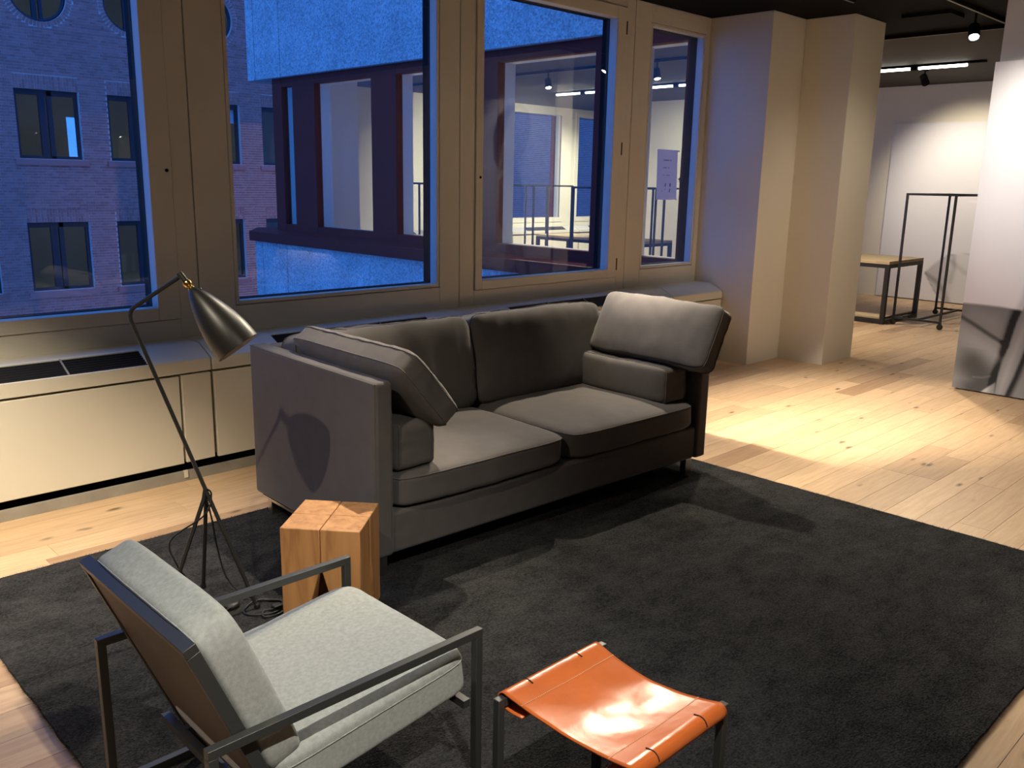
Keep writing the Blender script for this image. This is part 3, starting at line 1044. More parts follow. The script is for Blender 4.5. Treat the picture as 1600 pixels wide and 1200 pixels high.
def cushion_mesh(hd, edge=0.35, m_=7, seed=1, wr=0.004, n=26):
    mb = MB()
    idx = {}
    def vid(p):
        key = tuple(round(c, 5) for c in p)
        if key not in idx:
            idx[key] = len(mb.v)
            mb.v.append(tuple(cushion_map(p, hd, edge, m_, seed, wr)))
        return idx[key]
    def w_(t):      # denser near the edges
        return math.sin(t * math.pi / 2) * 0.6 + t * 0.4
    L_ = [w_(-1 + 2 * i / n) for i in range(n + 1)]
    for ax in range(3):
        for sg in (-1, 1):
            for i in range(n):
                for j in range(n):
                    quad = []
                    for a, b_ in ((i, j), (i + 1, j), (i + 1, j + 1), (i, j + 1)):
                        c = [0, 0, 0]
                        c[ax] = sg
                        c[(ax + 1) % 3] = L_[a]
                        c[(ax + 2) % 3] = L_[b_]
                        quad.append(vid(c))
                    mb.f.append(tuple(quad if sg > 0 else quad[::-1]))
    return mb

def seam_path(hd, edge, m_, seed, wr, w0, n=18, k=1.006):
    pts = []
    sq = [(-1, -1), (1, -1), (1, 1), (-1, 1)]
    for q in range(4):
        a, b_ = sq[q], sq[(q + 1) % 4]
        for i in range(n):
            t = i / n
            pts.append(cushion_map((a[0] + (b_[0] - a[0]) * t, a[1] + (b_[1] - a[1]) * t, w0), hd, edge, m_, seed, wr) * k)
    return pts

def cushion(name, size, mat4, parent=None, edge=0.35, m_=7, seed=1, wr=0.004, seams=(0.72, -0.72), seam_r=0.0028, n=26):
    hd = (size[0] / 2, size[1] / 2, size[2] / 2)
    o = build(name, cushion_mesh(hd, edge, m_, seed, wr, n), M['sofa'], parent, smooth=180, local=True)
    o.matrix_local = mat4
    for w0 in seams:
        build('seam', MB().tube(seam_path(hd, edge, m_, seed, wr, w0), seam_r, 6, closed=True), M['sofa'], o, smooth=180, local=True)
    return o

# ---- sofa (local frame: x along the front, y to the back)
SA = math.radians(-2.1)
SW, SD, SH = 2.20, 1.05, 0.832
sofa = empty('sofa', (1.925, 2.70, 0), rz=SA, label='long charcoal two seat sofa on the rug below the windows', cat='sofa')
SM = Matrix.Translation((1.925, 2.70, 0)) @ Matrix.Rotation(SA, 4, 'Z')
AT = 0.085
def panel(name, x0, x1, y0, y1, z0, z1, seed, nseg=10):
    """upholstered panel: a softly rounded slab"""
    hd = ((x1 - x0) / 2, (y1 - y0) / 2, (z1 - z0) / 2)
    o = build(name, B(x0, x1, y0, y1, z0, z1), M['sofa'], sofa, bevel=0.016, local=True, segs=3)
    return o
arm_l = panel('arm', 0, AT, 0, SD, 0.105, SH, 1)
arm_r = panel('arm', SW - AT, SW, 0, SD, 0.105, SH, 2)
back = panel('back', AT - 0.004, SW - AT + 0.004, SD - 0.10, SD - 0.004, 0.105, SH - 0.006, 3)
base = panel('base', AT - 0.004, SW - AT + 0.004, 0.012, SD - 0.09, 0.105, 0.285, 4)
for par, xx in ((arm_l, 0.0), (arm_r, SW)):
    sx = 0.004 if xx == 0 else -0.004
    pth = [(xx + sx, 0.006, 0.11), (xx + sx, 0.006, SH - 0.006), (xx + sx, SD - 0.006, SH - 0.006)]
    build('seam', MB().tube([Vector(p) for p in pth], 0.003, 6), M['sofa'], par, local=True)
for x0 in (0.02, SW - 0.13):
    build('leg', B(x0, x0 + 0.05, 0.03, 0.07, RZ - 0.004, 0.107), M['chrome'], sofa, local=True, bevel=0.003)
    build('leg', B(x0, x0 + 0.05, SD - 0.12, SD - 0.08, 0.0, 0.107), M['chrome'], sofa, local=True, bevel=0.003)
build('side_rail', B(0.004, 0.02, 0.05, SD - 0.06, 0.094, 0.107), M['chrome'], sofa, local=True)
build('side_rail', B(SW - 0.02, SW - 0.004, 0.05, SD - 0.06, 0.094, 0.107), M['chrome'], sofa, local=True)
sc_w = (SW - 2 * AT) / 2
for k in range(2):
    cx = AT + sc_w * (k + 0.5)
    cushion('seat_cushion', (sc_w - 0.008, 0.95, 0.185), Matrix.Translation((cx, 0.46, 0.362)), sofa, edge=0.74, m_=9, seed=11 + k, wr=0.005, seams=(0.78,), n=30)
for k in range(2):
    cx = AT + sc_w * (k + 0.5)
    mt = Matrix.Translation((cx, 0.80, 0.655)) @ Matrix.Rotation(math.radians(78), 4, 'X')
    cushion('back_cushion', (sc_w - 0.004, 0.49, 0.28), mt, sofa, edge=0.66, m_=10, seed=21 + k, wr=0.010, seams=(0.72, -0.72), n=34)
# loose cushions on the sofa (world space)
def loose(name, size, loc, rot, label, **kw):
    mt = SM @ Matrix.Translation(loc) @ Euler(rot, 'XYZ').to_matrix().to_4x4()
    o = cushion(name, size, mt, None, **kw)
    tag(o, label, 'cushion', 'loose arm cushions on the sofa')
    return o
R_ = math.radians
# size order: long (depth of sofa), height, thickness ; local x->sofa y, local y->up, local z->sofa -x/+x
def arm_cushion(name, loc, long_, ht, th, lean, side, yaw, label, **kw):
    # basis: X = sofa +y, Y = up leaning towards the arm, Z = X cross Y
    ax = Vector((math.sin(yaw), math.cos(yaw), 0))
    out = Vector((-1, 0, 0)) if side == 'l' else Vector((1, 0, 0))
    up = (Vector((0, 0, 1)) * math.cos(lean) + out * math.sin(lean)).normalized()
    az = ax.cross(up).normalized()
    up = az.cross(ax)
    mt = Matrix(((ax.x, up.x, az.x, loc[0]), (ax.y, up.y, az.y, loc[1]), (ax.z, up.z, az.z, loc[2]), (0, 0, 0, 1)))
    o = cushion(name, (long_, ht, th), SM @ mt, None, **kw)
    return tag(o, label, 'cushion', 'loose arm cushions on the sofa')
arm_cushion('arm_cushion', (0.220, 0.37, 0.540), 0.68, 0.210, 0.25, 0.0, 'l', 0, 'lower charcoal box cushion standing against the left sofa arm', edge=0.82, m_=9, seed=31, wr=0.006, seams=(0.8, -0.8))
arm_cushion('arm_cushion', (SW - 0.220, 0.40, 0.535), 0.68, 0.205, 0.25, 0.0, 'r', 0, 'lower charcoal box cushion standing against the right sofa arm', edge=0.82, m_=9, seed=32, wr=0.006, seams=(0.8, -0.8))
arm_cushion('throw_pillow', (0.225, 0.36, 0.782), 0.86, 0.37, 0.165, R_(40), 'l', 0, 'upper charcoal pillow leaning on the left sofa arm', edge=0.62, m_=10, seed=33, wr=0.007, seams=(0.7, -0.7), n=30)
arm_cushion('throw_pillow', (SW - 0.150, 0.27, 0.80), 0.82, 0.36, 0.17, R_(27), 'r', R_(0), 'upper charcoal pillow propped high on the right sofa arm', edge=0.62, m_=11, seed=34, wr=0.007, seams=(0.7, -0.7), n=30)

# ---- oak block side table
TZ = 0.40
ta = math.radians(40.6)
tb = empty('side_table', (1.655, 2.603, RZ), rz=ta, label='solid oak block side table between lamp and sofa', cat='side table')
hw = 0.143
g_ = 0.0012
for sx in (-1, 1):
    for sy in (-1, 1):
        mb = MB()
        H_ = TZ - RZ
        z1 = 0.24
        s0, s1 = g_, 0.068
        def q4(lo, z):
            return [(sx * lo, sy * lo, z), (sx * hw, sy * lo, z), (sx * hw, sy * hw, z), (sx * lo, sy * hw, z)]
        vs = q4(s1, 0) + q4(s0, z1) + q4(s0, H_)
        fs = [(0, 3, 2, 1), (8, 9, 10, 11)]
        for l in (0, 4):
            for i in range(4):
                j = (i + 1) % 4
                fs.append((l + i, l + j, l + 4 + j, l + 4 + i))
        if sx * sy < 0:
            fs = [f[::-1] for f in fs]
        mb.add(vs, fs)
        build('leg_block', mb, M['oak'], tb, bevel=0.003, local=True)

# ---- standing lamp
P0 = Vector((1.459, 2.820, RZ + 0.004))
FA = Vector((1.388, 3.116, RZ + 0.004))
FB = Vector((1.156, 2.950, RZ + 0.004))
JN = Vector((1.347, 2.948, 0.470))
BD = Vector((1.185, 3.131, 1.126))
TP = Vector((1.318, 2.981, 1.255))
lamp = empty('floor_lamp', (1.35, 2.95, RZ), label='black tripod floor lamp with bullet shade and brass joint', cat='floor lamp')
d1 = (BD - P0).normalized()
d2 = (TP - BD).normalized()
pole = [P0, P0.lerp(BD, 0.5), BD - d1 * 0.035]
for t in (0.25, 0.5, 0.75):
    a_ = BD - d1 * 0.035
    c_ = BD + d2 * 0.035
    pole.append(a_ * (1 - t) ** 2 + BD * 2 * t * (1 - t) + c_ * t * t)
pole += [BD + d2 * 0.035, TP]
build('pole', MB().tube(pole, 0.0075, 12), M['lampblack'], lamp, smooth=40)
for F_ in (FA, FB):
    tp = JN + (F_ - JN).normalized() * 0.0
    md = JN + (F_ - JN) * 0.06
    build('leg', MB().tube([JN + d1 * 0.01, md, F_], 0.0075, 12), M['lampblack'], lamp, smooth=40)
for F_ in (P0, FA, FB):
    build('foot', MB().lathe([(0.009, -0.004), (0.011, 0.0), (0.011, 0.012), (0.008, 0.016)], Matrix.Translation(F_), 14), M['cord'], lamp, smooth=40)
# shade axis: down and outwards in the plane of the pole
hz = (P0 - BD)
hz.z = 0
hz.normalize()
ax = (hz * 0.62 + Vector((0, 0, -0.88))).normalized()
ax = (Vector((1.423, 2.861, 1.044)) - Vector((1.328, 2.970, 1.232))).normalized()
yv = ax.cross(Vector((0, 0, 1))).normalized()
xv = yv.cross(ax)
def axm(o):
    return Matrix(((xv.x, yv.x, ax.x, o.x), (xv.y, yv.y, ax.y, o.y), (xv.z, yv.z, ax.z, o.z), (0, 0, 0, 1)))
build('elbow', MB().tube([TP - ax * 0.012 + d2 * 0.004, TP + ax * 0.022 + d2 * 0.004], 0.011, 16), M['lampblack'], lamp, smooth=40)
kp = TP + d2 * 0.004 + ax * 0.022
bj = build('brass_joint', MB().lathe([(0.006, 0), (0.013, 0.003), (0.0155, 0.010), (0.013, 0.019), (0.008, 0.023), (0.008, 0.027), (0.012, 0.029), (0.012, 0.034), (0.006, 0.036)], axm(kp), 20), M['brass'], lamp, smooth=35)
sp = kp + ax * 0.034
SL = 0.255
prof = []
for i in range(22):
    t = i / 21
    r_ = 0.012 + (0.081 - 0.012) * (math.sin(min(1, t * 1.02) * math.pi / 2) ** 0.78)
    prof.append((r_, SL * t))
outer = [(0.001, 0.0)] + prof
inner = [(r_ - 0.0016, h + 0.0) for r_, h in prof[::-1]][:-1]
sh = build('shade', MB().lathe(outer + [(0.0795, SL + 0.0006)] , axm(sp), 48, close_end=False), M['lampblack'], lamp, smooth=60)
build('shade_lining', MB().lathe(inner + [(0.004, 0.012)], axm(sp), 48, close_start=False), M['lampin'], sh, smooth=60)
build('bulb', MB().lathe([(0.012, 0.03), (0.014, 0.07), (0.026, 0.11), (0.028, 0.14), (0.018, 0.165), (0.002, 0.172)], axm(sp), 20), M['lampin'], sh, smooth=60)
build('screw', MB().lathe([(0.004, -0.002), (0.004, 0.003)], Matrix.Translation(sp + ax * 0.02 + xv * 0.026) @ xv.to_track_quat('Z', 'Y').to_matrix().to_4x4(), 10), M['cord'], sh)
def crv(pts, n=8):
    P = [Vector(p) for p in pts]
    P = [P[0]] + P + [P[-1]]
    out = []
    for i in range(1, len(P) - 2):
        for k in range(n):
            t = k / n
            a, b_, c, d = P[i - 1], P[i], P[i + 1], P[i + 2]
            out.append(0.5 * ((2 * b_) + (c - a) * t + (2 * a - 5 * b_ + 4 * c - d) * t * t + (3 * b_ - a - 3 * c + d) * t ** 3))
    out.append(P[-2])
    return out
zc = RZ + 0.006
build('cord', MB().tube(crv([JN + Vector((0.0, -0.006, 0.012)), JN + Vector((0.013, -0.012, -0.012)), JN + Vector((-0.02, -0.02, -0.08)), (1.22, 2.99, 0.30), (1.235, 2.98, 0.20), (1.28, 3.0, 0.11), (1.24, 2.99, 0.05), (1.27, 2.93, zc), (1.33, 2.87, zc), (1.372, 2.86, zc + 0.012)]), 0.0032, 8), M['cord'], lamp, smooth=60)
build('cord', MB().tube(crv([JN + Vector((0.0, 0.0, -0.03)), JN + Vector((0.02, 0.01, -0.12)), (1.40, 3.00, 0.22), (1.42, 2.98, 0.10), (1.46, 2.93, 0.03), (1.50, 2.86, zc), (1.55, 2.80, zc), (1.50, 2.74, zc), (1.43, 2.76, zc), (1.40, 2.81, zc), (1.46, 2.86, zc + .004), (1.53, 2.84, zc), (1.56, 2.77, zc), (1.50, 2.72, zc), (1.44, 2.73, zc), (1.455, 2.765, zc + .004), (1.49, 2.755, zc + .006)]), 0.0034, 8), M['cord'], lamp, smooth=60)
pl = build('plug', MB().box(1.488, 1.522, 2.742, 2.772, RZ + 0.002, RZ + 0.024).box(1.522, 1.532, 2.747, 2.767, RZ + 0.005, RZ + 0.02), M['cord'], lamp, bevel=0.004)
for yy in (2.751, 2.763):
    build('prong', MB().tube([(1.53, yy, RZ + 0.012), (1.552, yy, RZ + 0.012)], 0.0022, 8), M['chrome'], pl)
# round foot switch
fs_ = Vector((1.39, 2.895, RZ))
swt = empty('foot_switch', fs_, label='round black foot switch lying on the rug at the lamp', cat='switch')
build('housing', MB().lathe([(0.030, 0.001), (0.034, 0.006), (0.033, 0.016), (0.026, 0.021), (0.001, 0.022)], Matrix.Translation(fs_), 28), M['cord'], swt, smooth=50)
for t in (0.5, 2.2, 3.6):
    build('indicator', MB().lathe([(0.003, 0), (0.003, 0.002)], Matrix.Translation(fs_ + Vector((0.024 * math.cos(t), 0.024 * math.sin(t), 0.0205))), 8), M['chrome'], swt)

# ---- armchair (facing +x)
ch = empty('armchair', (1.05, 1.86, RZ), label='grey felt armchair with flat steel frame seen from behind', cat='armchair')
AY0, AY1 = 1.545, 2.175           # outer faces of the two side frames
AX0, AX1 = 0.675, 1.435
AZ = 0.452
T = 0.022
for (y0, y1) in ((AY0, AY0 + T), (AY1 - T, AY1)):
    build('armrest', B(AX0, AX1, y0, y1, AZ - T, AZ), M['chairmetal'], ch, bevel=0.0015)
    build('front_leg', B(AX1 - T, AX1, y0, y1, RZ, AZ - T), M['chairmetal'], ch, bevel=0.0015)
    build('rear_leg', B(AX0, AX0 + T, y0, y1, RZ, AZ - T), M['chairmetal'], ch, bevel=0.0015)
    build('floor_rail', B(AX0 + T, AX1 - T, y0, y1, RZ, RZ + T), M['chairmetal'], ch, bevel=0.0015)
# reclined back: line from (xt,zt) to (xb,zb)
XT, ZT, XBm, ZBm = 0.662, 0.682, 0.930, RZ + 0.012
bd = Vector((XBm - XT, 0, ZBm - ZT)).normalized()
bn = Vector((-bd.z, 0, bd.x))
if bn.x < 0: bn = -bn              # towards the sitter
BY0, BY1 = AY0 + T + 0.004, AY1 - T - 0.004
bt = Vector((XT, 0, ZT))
blen = math.hypot(XBm - XT, ZBm - ZT)
for yy in (BY0 + 0.011, BY1 - 0.011):
    build('back_post', MB().bar(bt + bd * 0.0225 + Vector((0, yy, 0)), bt + bd * blen + Vector((0, yy, 0)), 0.022, 0.030, up=bn), M['chairmetal'], ch, bevel=0.0015)
build('back_top_rail', MB().bar(bt + bd * 0.011 + Vector((0, BY0, 0)), bt + bd * 0.011 + Vector((0, BY1, 0)), 0.022, 0.030, up=bn), M['chairmetal'], ch, bevel=0.0015)
build('floor_cross_rail', B(XBm - 0.011, XBm + 0.011, AY0 + T, AY1 - T, RZ, RZ + T), M['chairmetal'], ch, bevel=0.0015)
cback = bt + bd * 0.235 + bn * (-0.006) + Vector((0, (BY0 + BY1) / 2, 0))
build('back_plate', MB().bar(bt + bd * 0.018 - bn * 0.008 + Vector((0, (BY0 + BY1) / 2, 0)), bt + bd * 0.57 - bn * 0.008 + Vector((0, (BY0 + BY1) / 2, 0)), BY1 - BY0 - 0.044, 0.006, up=bn), M['backplate'], ch)
def felt(name, size, origin, xa, ya, seed, edge, m_, par, sm=0.80):
    za = xa.cross(ya).normalized()
    mt = Matrix(((xa.x, ya.x, za.x, origin.x), (xa.y, ya.y, za.y, origin.y), (xa.z, ya.z, za.z, origin.z), (0, 0, 0, 1)))
    hd = tuple(s_ / 2 for s_ in size)
    o = build(name, cushion_mesh(hd, edge, m_, seed, 0.0018, 24), M['felt'], par, smooth=180, local=True)
    o.matrix_local = Matrix.Translation(-ORG[par.name]) @ mt
    build('seam', MB().tube(seam_path(hd, edge, m_, seed, 0.0018, sm), 0.0016, 6, closed=True), M['felt'], o, smooth=180, local=True)
    return o
cw = BY1 - BY0 - 0.012
BLEN, BTH = 0.46, 0.118
oc = bt + bd * (BLEN / 2 - 0.012) + bn * (BTH / 2 + 0.001) + Vector((0, (BY0 + BY1) / 2, 0))
felt('back_cushion', (BLEN, cw, BTH), oc, bd, Vector((0, 1, 0)), 41, 0.90, 8, ch, 0.86 if (bd.cross(Vector((0, 1, 0)))).dot(bn) < 0 else -0.86)
sa = math.radians(6.5)
sd_ = Vector((math.cos(sa), 0, math.sin(sa)))
SLEN, STH = 0.60, 0.135
ocs = Vector((1.425, (BY0 + BY1) / 2, 0.325)) - sd_ * (SLEN / 2)
felt('seat_cushion', (SLEN, cw, STH), ocs, sd_, Vector((0, 1, 0)), 42, 0.92, 11, ch, 0.55)
zf = 0.235
build('seat_frame', MB().bar((1.40, AY0 + T, zf), (1.40, AY1 - T, zf), 0.022).bar((0.83, AY0 + T, zf - 0.065), (0.83, AY1 - T, zf - 0.065), 0.022).bar((0.83, BY0 + 0.10, zf - 0.065), (1.40, BY0 + 0.10, zf), 0.022).bar((0.83, BY1 - 0.10, zf - 0.065), (1.40, BY1 - 0.10, zf), 0.022), M['chairmetal'], ch)

# ---- leather stool
SX0, SX1, SY0, SY1, SZ = 1.275, 1.668, 0.945, 1.335, 0.415
st = empty('leather_stool', (1.47, 1.14, RZ), label='low stool with cognac leather sling seat and steel legs', cat='stool')
for x0 in (SX0, SX1 - 0.020):
    for y0 in (SY0, SY1 - 0.020):
        build('leg', B(x0, x0 + 0.020, y0, y0 + 0.020, RZ, SZ), M['chairmetal'], st, bevel=0.0015)
for y0 in (SY0, SY1 - 0.020):
    build('seat_rail', B(SX0 + 0.02, SX1 - 0.02, y0, y0 + 0.020, SZ - 0.022, SZ - 0.001), M['chairmetal'], st)
for x0 in (SX0, SX1 - 0.020):
    build('floor_rail', B(x0, x0 + 0.020, SY0 + 0.02, SY1 - 0.02, RZ, RZ + 0.020), M['chairmetal'], st)
mb = MB()
# sling profile in y: wraps the far rail, sags, wraps the near rail
ra = 0.019
yc0, yc1, zc_ = SY1 - 0.010, SY0 + 0.010, SZ - 0.011
prof = []
prof.append((yc0 - 0.062, zc_ - 0.018))
prof.append((yc0 - 0.03, zc_ - ra - 0.002))
for k in range(9):
    t = math.radians(-90 + 180 * k / 8)
    prof.append((yc0 + ra * math.cos(t), zc_ + ra * math.sin(t)))
nn = 26
for k in range(1, nn):
    t = k / nn
    y_ = yc0 + (yc1 - yc0) * t
    sag = 0.024 * math.sin(math.pi * t) ** 0.9
    prof.append((y_, zc_ + ra - sag))
for k in range(9):
    t = math.radians(90 + 180 * k / 8)
    prof.append((yc1 + ra * math.cos(t), zc_ + ra * math.sin(t)))
prof.append((yc1 + 0.03, zc_ - ra - 0.002))
prof.append((yc1 + 0.062, zc_ - 0.020))
nxs = 30
lx0, lx1 = SX0 + 0.024, SX1 - 0.024
def sling(i, j, off):
    u_ = i / nxs
    y_, z_ = prof[j]
    tt = min(1, max(0, (yc0 - y_) / (yc0 - yc1)))
    inner_ = math.sin(math.pi * tt) if 11 <= j <= len(prof) - 12 else 0
    x_ = lx0 + (lx1 - lx0) * u_
    x_ += (0.010 * inner_) * (1 if u_ < 0.5 else -1) * abs(2 * u_ - 1) ** 3      # waist
    z_ += -0.006 * inner_ * (1 - (2 * u_ - 1) ** 2) + 0.0022 * inner_ * noise.noise(Vector((x_ * 14, y_ * 14, 0)))
    return Vector((x_, y_, z_))
m_ = len(prof)
for j in range(m_):
    for i in range(nxs + 1):
        mb.v.append(tuple(sling(i, j, 0)))
for j in range(m_ - 1):
    for i in range(nxs):
        q = j * (nxs + 1) + i
        mb.f.append((q, q + 1, q + nxs + 2, q + nxs + 1))
sl = build('leather_sling', mb, M['leather'], st, smooth=180)
sol = sl.modifiers.new('thickness', 'SOLIDIFY')
sol.thickness = 0.0035
sol.offset = 0
# stitch lines: short threads
def sling_at(u_, y_):
    best = None
    for j in range(11, m_ - 12):
        if prof[j][0] >= y_ >= prof[j + 1][0]:
            t = (prof[j][0] - y_) / (prof[j][0] - prof[j + 1][0])
            i = u_ * nxs
            i0 = min(int(i), nxs - 1)
            a = sling(i0, j, 0).lerp(sling(i0 + 1, j, 0), i - i0)
            b_ = sling(i0, j + 1, 0).lerp(sling(i0 + 1, j + 1, 0), i - i0)
            return a.lerp(b_, t)
    return None
for yline in (yc0 - 0.055, yc1 + 0.055):
    mb = MB()
    nst = 54
    for k in range(nst):
        a = sling_at((k + 0.2) / nst, yline)
        b_ = sling_at((k + 0.8) / nst, yline)
        mb.bar(a + Vector((0, 0, 0.0022)), b_ + Vector((0, 0, 0.0022)), 0.0022, 0.0014)
    build('stitching', mb, M['thread'], sl)
for yc_, sgn in ((yc0, -1), (yc1, 1)):
    for u_ in (0.24, 0.76):
        x_ = lx0 + (lx1 - lx0) * u_
        pth = []
        for k in range(9):
            t = math.radians(10 + 95 * k / 8)
            pth.append((x_, yc_ - sgn * (ra + 0.0019) * math.cos(t), zc_ + (ra + 0.0019) * math.sin(t)))
        pth.append((x_, yc_ + sgn * 0.016, zc_ + ra - 0.001))
        build('slit', MB().tube(pth, 0.0017, 6), M['slit'], sl)

# ================================================================== PRINTS
def sstep(a, b_, t):
    t = max(0, min(1, (t - a) / (b_ - a)))
    return t * t * (3 - 2 * t)

def in_poly(poly, x, y):
    c = False
    n = len(poly)
    for i in range(n):
        x1, y1 = poly[i]
        x2, y2 = poly[(i + 1) % n]
        if (y1 > y) != (y2 > y) and x < (x2 - x1) * (y - y1) / (y2 - y1) + x1:
            c = not c
    return c

BBX = {}
def sdist(poly, x, y):
    k_ = id(poly)
    if k_ not in BBX:
        BBX[k_] = (min(p[0] for p in poly) - 0.2, max(p[0] for p in poly) + 0.2, min(p[1] for p in poly) - 0.2, max(p[1] for p in poly) + 0.2)
    q_ = BBX[k_]
    if not (q_[0] < x < q_[1] and q_[2] < y < q_[3]):
        return 1.0
    d = 1e9
    n = len(poly)
    for i in range(n):
        x1, y1 = poly[i]
        x2, y2 = poly[(i + 1) % n]
        dx, dy = x2 - x1, y2 - y1
        t = max(0, min(1, ((x - x1) * dx + (y - y1) * dy) / (dx * dx + dy * dy + 1e-12)))
        d = min(d, math.hypot(x - x1 - t * dx, y - y1 - t * dy))
    return -d if in_poly(poly, x, y) else d

def lined(pts, x, y):
    d = 1e9
    for i in range(len(pts) - 1):
        x1, y1 = pts[i]
        x2, y2 = pts[i + 1]
        dx, dy = x2 - x1, y2 - y1
        t = max(0, min(1, ((x - x1) * dx + (y - y1) * dy) / (dx * dx + dy * dy + 1e-12)))
        d = min(d, math.hypot(x - x1 - t * dx, y - y1 - t * dy))
    return d

def print_panel(name, x, y0, y1, z0, z1, fn, ny, nz, label, depth=0.04, warp=1.0):
    r = empty(name, (x, (y0 + y1) / 2, z0), label=label, cat='print', group='large monochrome prints')
    build('panel_frame', B(x, x + depth, y0, y1, z0, z1), M['canvas_edge'], r)
    me = bpy.data.meshes.new('print')
    vs, fs, cols_ = [], [], []
    org = ORG[r.name]
    for j in range(nz + 1):
        for i in range(ny + 1):
            yy = y1 - (y1 - y0) * (1 - i / ny) ** warp      # finer towards the visible edge
            zz = z0 + (z1 - z0) * (j / nz) ** (1 + (warp - 1) * 0.6)
            vs.append(tuple(Vector((x - 0.0015, yy, zz)) - org))
            cols_.append(fn(yy, zz))
    for j in range(nz):
        for i in range(ny):
            q = j * (ny + 1) + i
            fs.append((q, q + ny + 1, q + ny + 2, q + 1))
    me.from_pydata(vs, [], fs)
    at = me.color_attributes.new('print', 'FLOAT_COLOR', 'POINT')
    for k, c in enumerate(cols_):
        at.data[k].color = (c * 0.97, c * 0.97, c * 1.03, 1)
    me.materials.append(M['print'])
    o = bpy.data.objects.new('print', me)
    COL.objects.link(o)
    o.parent = r
    return r

# near print: coordinates (y, z) on the panel; y grows to the left as one looks at it
THIGH = [(2.60, 0.71), (2.37, 0.712), (2.21, 0.71), (1.95, 0.69), (1.80, 0.5), (1.85, -0.1), (2.6, -0.1)]
FOLD = [(2.52, 0.615), (2.39, 0.55), (2.26, 0.48), (2.11, 0.405)]
ARM = [(1.78, 1.75), (1.60, 1.60), (1.60, 1.1), (1.80, 0.8), (1.95, 0.55), (2.0, 0.40), (2.05, 0.17), (2.11, -0.05), (2.17, -0.05), (2.16, 0.15), (2.14, 0.28), (2.11, 0.41), (2.08, 0.6), (2.03, 0.78), (2.0, 1.0), (2.02, 1.2), (2.03, 1.45), (1.95, 1.66)]
TORSO = [(1.98, 1.55), (1.70, 1.68), (1.30, 1.70), (0.95, 1.55), (0.85, 0.9), (0.9, -0.1), (1.95, -0.1), (1.95, 0.7)]
NECK = [(1.93, 1.95), (1.90, 1.75), (2.0, 1.62), (1.5, 1.6), (1.62, 1.8), (1.62, 2.0)]
HAIR = [(2.12, 2.2), (2.06, 2.40), (1.92, 2.48), (1.72, 2.46), (1.55, 2.34), (1.48, 2.1), (1.50, 1.85), (1.58, 1.72), (1.64, 1.95), (1.72, 2.2), (1.9, 2.36)]
FACE = [(2.115, 2.24), (2.07, 2.38), (1.94, 2.43), (1.78, 2.38), (1.70, 2.22), (1.70, 2.05), (1.76, 1.92), (1.86, 1.845), (1.95, 1.86), (2.03, 1.95), (2.08, 2.06)]
TOP = [(1.80, 1.72), (1.55, 1.72), (1.2, 1.68), (0.98, 1.5), (0.92, 0.6), (1.70, 0.5), (1.78, 1.2), (1.72, 1.5)]
BACKTRI = [(2.17, -0.1), (2.17, 0.11), (2.28, 0.0), (2.33, -0.1)]
def near_fn(y, z):
    c = 0.74 + 0.10 * sstep(0.5, 1.6, z)
    def over(poly, v, soft):
        nonlocal c
        d = sdist(poly, y, z)
        a = 1 - sstep(-soft, soft, d)
        c = c + (v - c) * a
        return a
    over(HAIR, 0.08, 0.02)
    over(NECK, 0.28, 0.03)
    over(TORSO, 0.34, 0.03)
    over(TOP, 0.70, 0.02)
    fd = sdist(FACE, y, z)
    if fd < 0.05:
        sh_ = 0.52 - 0.22 * sstep(1.98, 2.10, y) - 0.10 * (1 - sstep(1.88, 2.0, z))
        over(FACE, sh_, 0.012)
        for ey in (1.83, 1.995):
            e = math.hypot((y - ey) / 1.7, z - 2.13)
            c -= 0.36 * (1 - sstep(0.008, 0.03, e))
            c -= 0.22 * (1 - sstep(0.006, 0.016, lined([(ey - 0.055, 2.185), (ey, 2.20), (ey + 0.055, 2.185)], y, z)))
        c -= 0.16 * (1 - sstep(0.004, 0.02, lined([(1.925, 2.12), (1.945, 2.02), (1.925, 2.0)], y, z)))
        c -= 0.24 * (1 - sstep(0.004, 0.022, lined([(1.845, 1.948), (1.875, 1.942), (1.90, 1.945), (1.925, 1.942), (1.955, 1.948)], y, z)))
        c -= 0.08 * (1 - sstep(0.0, 0.05, abs(lined([(1.80, 2.0), (1.86, 1.87)], y, z))))
    # lower part: thigh with a fold, arm in front
    a = over(THIGH, 0.19, 0.010)
    if a > 0:
        c += 0.07 * a * (1 - sstep(0.0, 0.13, lined([(2.5, 0.50), (2.35, 0.42), (2.2, 0.34)], y, z)))
        c += 0.04 * a * (1 - sstep(0.0, 0.12, lined([(2.4, 0.65), (2.25, 0.6)], y, z)))
        c -= 0.14 * a * (1 - sstep(0.003, 0.028, lined(FOLD, y, z)))
        if z < 0.36:
            c -= 0.13 * a * (1 - sstep(0.02, 0.2, lined([(2.36, 0.22), (2.24, 0.10), (2.32, 0.02)], y, z)))
        c -= 0.12 * a * (1 - sstep(0.0, 0.06, lined([(2.10, 0.70), (2.13, 0.5), (2.15, 0.36)], y, z)))
        c += 0.05 * a * (1 - sstep(0.0, 0.012, lined([(2.34, 0.125), (2.27, 0.13), (2.18, 0.165)], y, z)))
    over(BACKTRI, 0.40, 0.008)
    ad = sdist(ARM, y, z)
    av = 0.21 + 0.17 * sstep(0.0, 0.12, -ad)
    c -= 0.19 * (1 - sstep(0.0, 0.05, abs(ad - 0.02))) if (y > 1.9 and ad > -0.02 and z < 0.9) else 0
    over(ARM, av, 0.012)
    return max(0.015, c)
print_panel('print_panel', 7.54, 0.35, 2.488, 0.015, 2.545, near_fn, 190, 230, 'tall monochrome print of a seated woman on the near partition at the right edge', warp=1.5)

